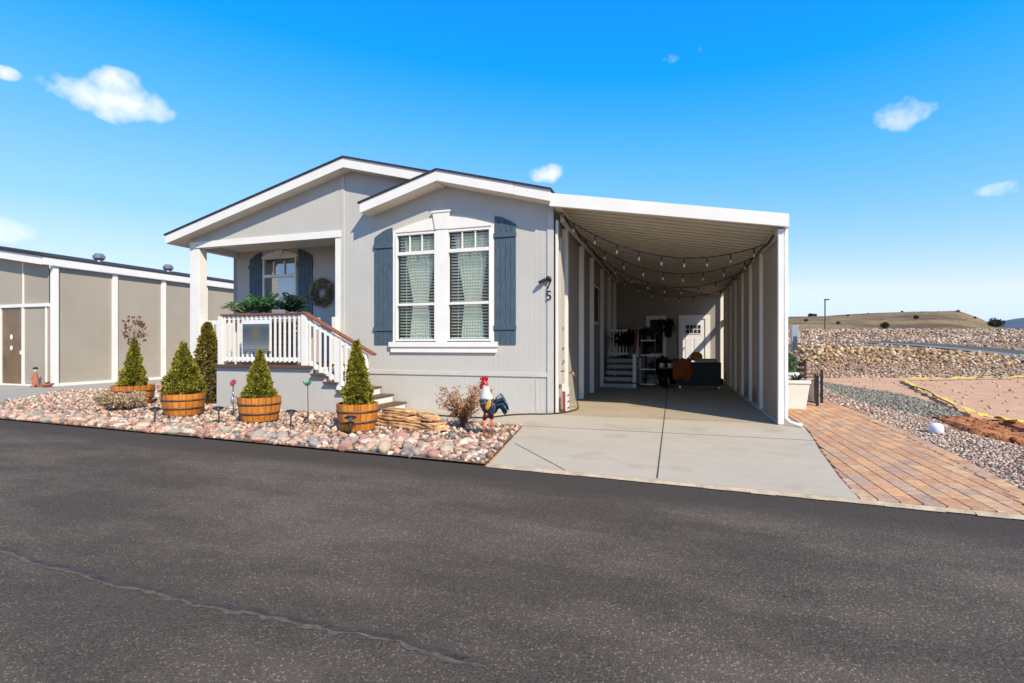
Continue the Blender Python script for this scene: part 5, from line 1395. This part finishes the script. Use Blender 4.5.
# utility box, pole, shrubs in distance
def at(px, t, dz=0): u = (px - 512) / CF; x, y = lt(u * t, t); return x, y, H(x, y) - .07 + dz
x, y, z = at(794.5, 28)
ub = thing('utility_pedestal', 'pale green utility pedestal standing above the rocks by the carport post', 'utility box', (x, y, z))
MB().box(x - .17, x + .17, y - .15, y + .15, z + .45, z + 1.35).build('housing', M['galv'], ub, bevel=.02)
MB().box(x - .08, x + .10, y - .17, y - .151, z - .1, z + .75).build('meter_panel', mat('panel_blue', (.05, .08, .12), .5, .2, 5, 0), ub)
MB().box(x - .12, x + .12, y - .1, y + .1, z - .1, z + .45).build('base', M['trimgrey'], ub)
x, y, z = at(825, 75)
pl = thing('street_lamp', 'thin dark lamp pole standing on the slope beyond the rocks', 'street lamp', (x, y, z))
MB().tube([(x, y, z), (x, y, z + 4.6)], .09, 8).build('pole', M['bark'], pl); MB().box(x - .1, x + .55, y - .15, y + .15, z + 4.55, z + 4.7).build('lamp_head', M['number'], pl)
def scrub(px, t, r, lab, seed, sq=.8):
    x, y, z = at(px, t); t_ = thing('juniper_bush', lab, 'bush', (x, y, z), 'dark bushes on the far hill')
    MB().tube([(x, y, z - .5), (x, y, z + r * .8)], r * .08, 6).build('trunk', M['bark'], t_)
    n = 700; d_ = RNG.normal(size=(n, 3)); d_ /= np.linalg.norm(d_, axis=1)[:, None]
    cen = np.array([x, y, z + r * sq]) + d_ * np.array([r, r, r * sq]) * RNG.uniform(.45, 1.05, (n, 1)) * (1 + .2 * np.sin(d_[:, :1] * 5 + seed))
    leaf_cloud('crown', cen, d_, r * .2, [(.045, .05, .02), (.03, .035, .015), (.06, .065, .025)], t_, 3, .5)
scrub(885, 170, 1.3, 'dark round bush low on the tan hillside', 1); scrub(916, 230, 1.1, 'small dark bush in the middle of the hillside', 2)
scrub(995, 230, 2.8, 'large dark juniper at the right foot of the hill', 3, .7); scrub(812, 385, 2.8, 'dark bushy clump on the left skyline of the hill', 4, .5)
scrub(806, 240, .8, 'tiny dark bush on the left of the hillside', 5)
for px, t in ((848, 300), (868, 330), (902, 350), (938, 340), (958, 300), (975, 280), (838, 210)):
    scrub(px, t, random.uniform(.6, 1.1), 'tiny bush speckling the tan hill', int(px), .7)

# ------------------------------------------------------------------ NEIGHBOUR'S HOUSE
nb = thing('neighbour_home', 'neighbouring home with grey shade screens, white posts and dark roof edge', 'house', (-18.4, 10.9, 0))
def zn(x): return 4.0 - (x + 18.3) * .152
b = MB(); b.prism([(-30, zn(-30) - .2), (-18.3, zn(-18.3) - .2), (-18.3, zn(-18.3) - .01), (-30, zn(-30) - .01)], 10.36, 32, 'y'); b.build('roof', M['soffit'], nb)
b = MB(); b.prism([(-30, zn(-30) - .25), (-18.3, zn(-18.3) - .25), (-18.3, zn(-18.3)), (-30, zn(-30))], 10.30, 10.355, 'y'); b.box(-18.298, -18.24, 10.30, 32, 3.76, 4.0); b.build('fascia', M['white2'], nb)
b = MB(); b.prism([(-30, zn(-30)), (-18.22, zn(-18.22)), (-18.22, zn(-18.22) + .035), (-30, zn(-30) + .035)], 10.26, 32.1, 'y'); b.prism([(-30, zn(-30) + .036), (-18.5, zn(-18.5) + .036), (-18.8, zn(-18.8) + .10), (-30, zn(-30) + .16)], 10.5, 32, 'y')
b.build('shingles', M['shingle'], nb)
NY = [12.45, 14.2, 16.0, 17.8, 19.6, 21.4, 23.2, 25]
MB().box(-18.46, -18.31, 10.60, 10.75, .01, 3.76).build('post', M['white2'], nb, bevel=.005)
for y in NY: MB().box(-18.45, -18.33, y - .08, y + .08, .10, 3.76).build('post', M['white2'], nb, bevel=.004)
for y0, y1 in zip([10.76] + [q + .08 for q in NY[:-1]], [q - .08 for q in NY]):
    MB().box(-18.41, -18.40, y0, y1, .10, 3.76).build('screen_panel', M['nskin'], nb)
MB().box(-18.46, -18.34, 10.76, 26, .012, .10).build('bottom_rail', M['white2'], nb)
# front closure
MB().box(-18.62, -18.57, 10.56, 10.63, .06, 2.50).build('post', M['white2'], nb)
for x0, x1 in ((-19.72, -19.64), (-20.86, -20.74)): MB().box(x0, x1, 10.55, 10.63, .06, 2.50).build('post', M['white2'], nb)
MB().box(-19.70, -19.66, 10.56, 10.62, 2.6, 4.0).build('post', M['white2'], nb)
b = MB(); b.box(-24, -18.47, 10.54, 10.63, 2.50, 2.60); b.box(-24, -18.47, 10.54, 10.63, .012, .06); b.build('rail', M['white2'], nb)
b = MB(); b.prism([(-24, 2.6), (-18.5, 2.6), (-18.5, zn(-18.5) - .2), (-24, zn(-24) - .2)], 10.59, 10.60, 'y'); b.box(-19.64, -18.62, 10.59, 10.60, .07, 2.5); b.box(-24, -20.86, 10.59, 10.60, .07, 2.5); b.box(-18.57, -18.47, 10.59, 10.60, .07, 2.5)
b.build('screen_panel', M['nskin'], nb)
dr = MB().box(-20.74, -19.72, 10.59, 10.62, .07, 2.5).build('door', mat('bronze_door', (.17, .105, .055), .25, .35, 1.5, 0), nb)
MB().box(-19.82, -19.77, 10.56, 10.59, 1.0, 1.12).build('handle', M['white2'], dr)
MB().ell((-20.25, 10.57, 1.55), (.06, .02, .09)).build('door_ornament', M['white2'], dr, smooth=True); MB().ell((-20.25, 10.57, 1.2), (.06, .02, .08)).build('door_ornament', M['white2'], dr, smooth=True)
b = MB(); b.box(-30, -24, 10.6, 10.75, 0, 4.6); b.box(-24, -18.6, 26, 26.1, 0, 4); b.box(-24.1, -24, 10.75, 26, 0, 4.4); b.build('wall', mat_siding('neighbour_siding', (.26, .20, .15), 0), nb)
for x, y in ((-19.6, 12.75), (-19.6, 15.35)):
    v = thing('roof_vent', 'silver turbine vent nearer the front of the neighbouring roof' if y < 14 else 'silver turbine vent farther back on the neighbouring roof', 'roof vent', (x, y, 4.2), 'turbine vents on the neighbouring roof')
    MB().lathe([(.13, 0), (.10, .14)], (x, y, 4.2), 14).build('collar', M['galv'], v, smooth=True)
    MB().lathe([(.12, .14), (.18, .20), (.19, .28), (.12, .37), (.02, .39)], (x, y, 4.2), 14).build('turbine', M['galv'], v, smooth=False)
# figurine and flower pot at the neighbour's corner
fg = thing('garden_figurine', 'small terracotta figurine with a grey head at the neighbour corner post', 'figurine', (-18.6, 10.3, .01))
MB().lathe([(.11, 0), (.12, .04), (.07, .08), (.08, .22), (.06, .36), (.07, .42), (.03, .46)], (-18.6, 10.3, .01), 14).build('robe', M['terracotta'], fg, smooth=True)
MB().ell((-18.6, 10.3, .53), (.055, .055, .07)).build('head', M['trimgrey'], fg, smooth=True); MB().lathe([(.065, .55), (.055, .60), (.02, .62)], (-18.6, 10.3, .01), 12).build('hat', M['number'], fg, smooth=True)
MB().tube([(-18.66, 10.24, .30), (-18.52, 10.22, .16), (-18.45, 10.22, .08)], [.025, .03, .035], 8).build('arm', M['terracotta'], fg, smooth=True)
bw = thing('clay_bowl', 'wide brown clay bowl on the ground right of the figurine', 'bowl', (-18.15, 10.35, .01))
MB().lathe([(.08, 0), (.16, .09), (.17, .12), (.15, .12), (.13, .09)], (-18.15, 10.35, .01), 16).build('bowl', M['terracotta'], bw, smooth=True)
arching((-18.15, 10.35, .10), 30, .18, [(.35, .16, .05), (.2, .1, .04)], bw, 5, .6, .02, name='dried_plant')

# ------------------------------------------------------------------ haze
hm = bpy.data.materials.new('haze_air'); hm.use_nodes = True; ht = hm.node_tree; ht.nodes.clear()
ho = ht.nodes.new('ShaderNodeOutputMaterial'); hv = ht.nodes.new('ShaderNodeVolumePrincipled'); hv.inputs['Density'].default_value = 3e-5; hv.inputs['Color'].default_value = (.5, .70, 1, 1); hv.inputs['Anisotropy'].default_value = .2
ht.links.new(hv.outputs[0], ho.inputs['Volume'])
HZ = MB().box(-9500, 9500, -9500, 9500, -60, 310).build('haze', hm, off=Vector((0, 0, 0))); tag(HZ, kind='stuff'); HZ['label'] = 'thin bluish air softening the far hills'
# ------------------------------------------------------------------ world: sky with clouds
W_ = bpy.data.worlds.new('World'); S.world = W_; W_.use_nodes = True
nt = W_.node_tree; bg = nt.nodes['Background']
sky = N(nt, 'ShaderNodeTexSky', sky_type='NISHITA'); sky.sun_disc = False
SUN_EL = math.radians(41); sdx, sdy = .74, -.672
sky.sun_elevation = SUN_EL; sky.sun_rotation = math.atan2(sdx, sdy); sky.altitude = 1500; sky.air_density = 1.0; sky.dust_density = .4; sky.ozone_density = 2.0
# polarised-looking grade of the sky model, channel by channel
K = 1 / .12
sc_ = N(nt, 'ShaderNodeSeparateColor'); nt.links.new(sky.outputs[0], sc_.inputs[0])
gr = N(nt, 'ShaderNodeCombineColor')
nt.links.new(mth(nt, 'MAXIMUM', mth(nt, 'MULTIPLY', mth(nt, 'SUBTRACT', mth(nt, 'MINIMUM', sc_.outputs[0], 3.7), .92), .21 * K), .004 * K), gr.inputs[0])
nt.links.new(mth(nt, 'MULTIPLY', mth(nt, 'MINIMUM', mth(nt, 'MULTIPLY', sc_.outputs[1], .165), mth(nt, 'MULTIPLY', mth(nt, 'POWER', mth(nt, 'MINIMUM', sc_.outputs[1], 5.6), .70), .208)), K), gr.inputs[1])
nt.links.new(mth(nt, 'MULTIPLY', mth(nt, 'MINIMUM', mth(nt, 'MULTIPLY', sc_.outputs[2], .29), .86), K), gr.inputs[2])
tc = N(nt, 'ShaderNodeTexCoord')
sz = N(nt, 'ShaderNodeSeparateXYZ'); nt.links.new(tc.outputs['Generated'], sz.inputs[0])
lim = ramp(nt, sz.outputs[2], [(0, (.80, .86, .90)), (.10, (.56, .70, .88)), (.22, (.25, .52, .86)), (.36, (.10, .40, .86)), (.52, (.012, .27, .84)), (.75, (.01, .16, .50)), (1, (.01, .11, .34))])
ls = N(nt, 'ShaderNodeSeparateColor'); nt.links.new(lim, ls.inputs[0])
gs = N(nt, 'ShaderNodeSeparateColor'); nt.links.new(gr.outputs[0], gs.inputs[0])
g2 = N(nt, 'ShaderNodeCombineColor')
for q in range(3): nt.links.new(mth(nt, 'MINIMUM', gs.outputs[q], mth(nt, 'MULTIPLY', ls.outputs[q], K)), g2.inputs[q])
gr = g2
CL = [(112, 99, .086, .034, .92), (116, 88, .045, .032, .9), (4, 71, .020, .010, .55), (548, 173, .042, .020, .62), (908, 112, .048, .028, .66), (697, 48, .018, .010, .30), (668, 60, .020, .012, .34), (1000, 190, .032, .011, .36), (0, 228, .05, .022, .32)]
tot = None
nz = N(nt, 'ShaderNodeTexNoise'); nz.inputs['Scale'].default_value = 9; nz.inputs['Detail'].default_value = 7; nz.inputs['Roughness'].default_value = .6
nt.links.new(tc.outputs['Generated'], nz.inputs['Vector'])
warp = N(nt, 'ShaderNodeVectorMath', operation='MULTIPLY_ADD'); nt.links.new(nz.outputs['Color'], warp.inputs[0]); warp.inputs[1].default_value = (.02, .02, .02); nt.links.new(tc.outputs['Generated'], warp.inputs[2])
for (px, py, wx, wz, amp) in CL:
    u = (px - 512) / CF; vv = (345 - py) / CF
    d = Vector((-cs + u * cc, cc + u * cs, vv)).normalized()
    rt = Vector((d.y, -d.x, 0)).normalized(); upv = rt.cross(d).normalized()
    def dot(vec, off, sc_):
        dp = N(nt, 'ShaderNodeVectorMath', operation='DOT_PRODUCT'); nt.links.new(warp.outputs[0], dp.inputs[0]); dp.inputs[1].default_value = vec
        return mth(nt, 'DIVIDE', mth(nt, 'SUBTRACT', dp.outputs['Value'], off + .010 * (vec[0] + vec[1] + vec[2])), sc_)
    a = dot(rt, d.dot(rt), wx); b_ = dot(upv, d.dot(upv), wz); f_ = mth(nt, 'SUBTRACT', dot(d, 0, 1), 0)
    e = mth(nt, 'ADD', mth(nt, 'MULTIPLY', a, a), mth(nt, 'MULTIPLY', b_, b_))
    blob = mth(nt, 'MULTIPLY', mth(nt, 'MAXIMUM', mth(nt, 'SUBTRACT', 1, e), 0), amp)
    facing = mth(nt, 'GREATER_THAN', f_, .5); blob = mth(nt, 'MULTIPLY', blob, facing)
    tot = blob if tot is None else mth(nt, 'MAXIMUM', tot, blob)
nz2 = N(nt, 'ShaderNodeTexNoise'); nz2.inputs['Scale'].default_value = 22; nz2.inputs['Detail'].default_value = 8; nz2.inputs['Roughness'].default_value = .52
nt.links.new(tc.outputs['Generated'], nz2.inputs['Vector'])
cm = mth(nt, 'MULTIPLY', mth(nt, 'MINIMUM', mth(nt, 'MULTIPLY', tot, 5), 1), mth(nt, 'ADD', mth(nt, 'MULTIPLY', tot, 1.25), mth(nt, 'MULTIPLY', mth(nt, 'SUBTRACT', nz2.outputs[0], .56), 2.6)))
cl = ramp(nt, cm, [(.0, 0), (.4, .38), (1.1, .86)])
cloudcol = N(nt, 'ShaderNodeRGB'); cloudcol.outputs[0].default_value = (6.5, 6.5, 7.7, 1)
fin = mixc(nt, cl, gr.outputs[0], cloudcol.outputs[0])
nt.links.new(fin, bg.inputs['Color']); bg.inputs['Strength'].default_value = .15

sun = bpy.data.lights.new('sun', 'SUN'); sun.energy = 5.0; sun.angle = math.radians(.53); sun.color = (1.0, .88, .68)
so = bpy.data.objects.new('sun', sun); C.objects.link(so)
sd = Vector((sdx * math.cos(SUN_EL), sdy * math.cos(SUN_EL), math.sin(SUN_EL)))
so.rotation_euler = sd.to_track_quat('Z', 'Y').to_euler(); so.location = sd * 30

cam = bpy.data.cameras.new('camera'); co_ = bpy.data.objects.new('camera', cam); C.objects.link(co_)
co_.location = (0, 0, CH); co_.rotation_euler = (PI / 2, 0, CA)
cam.sensor_width = 36; cam.lens = 36 * CF / 1024; cam.shift_y = 3.5 / 1024; cam.clip_end = 30000; cam.clip_start = .05
S.camera = co_
S.render.resolution_x = 1024; S.render.resolution_y = 683
S.view_settings.view_transform = 'Standard'; S.view_settings.look = 'None'; S.view_settings.gamma = 1; S.view_settings.exposure = .25
S.cycles.max_bounces = 8; S.cycles.transparent_max_bounces = 16; S.cycles.use_denoising = True
S.cycles.sample_clamp_indirect = 6
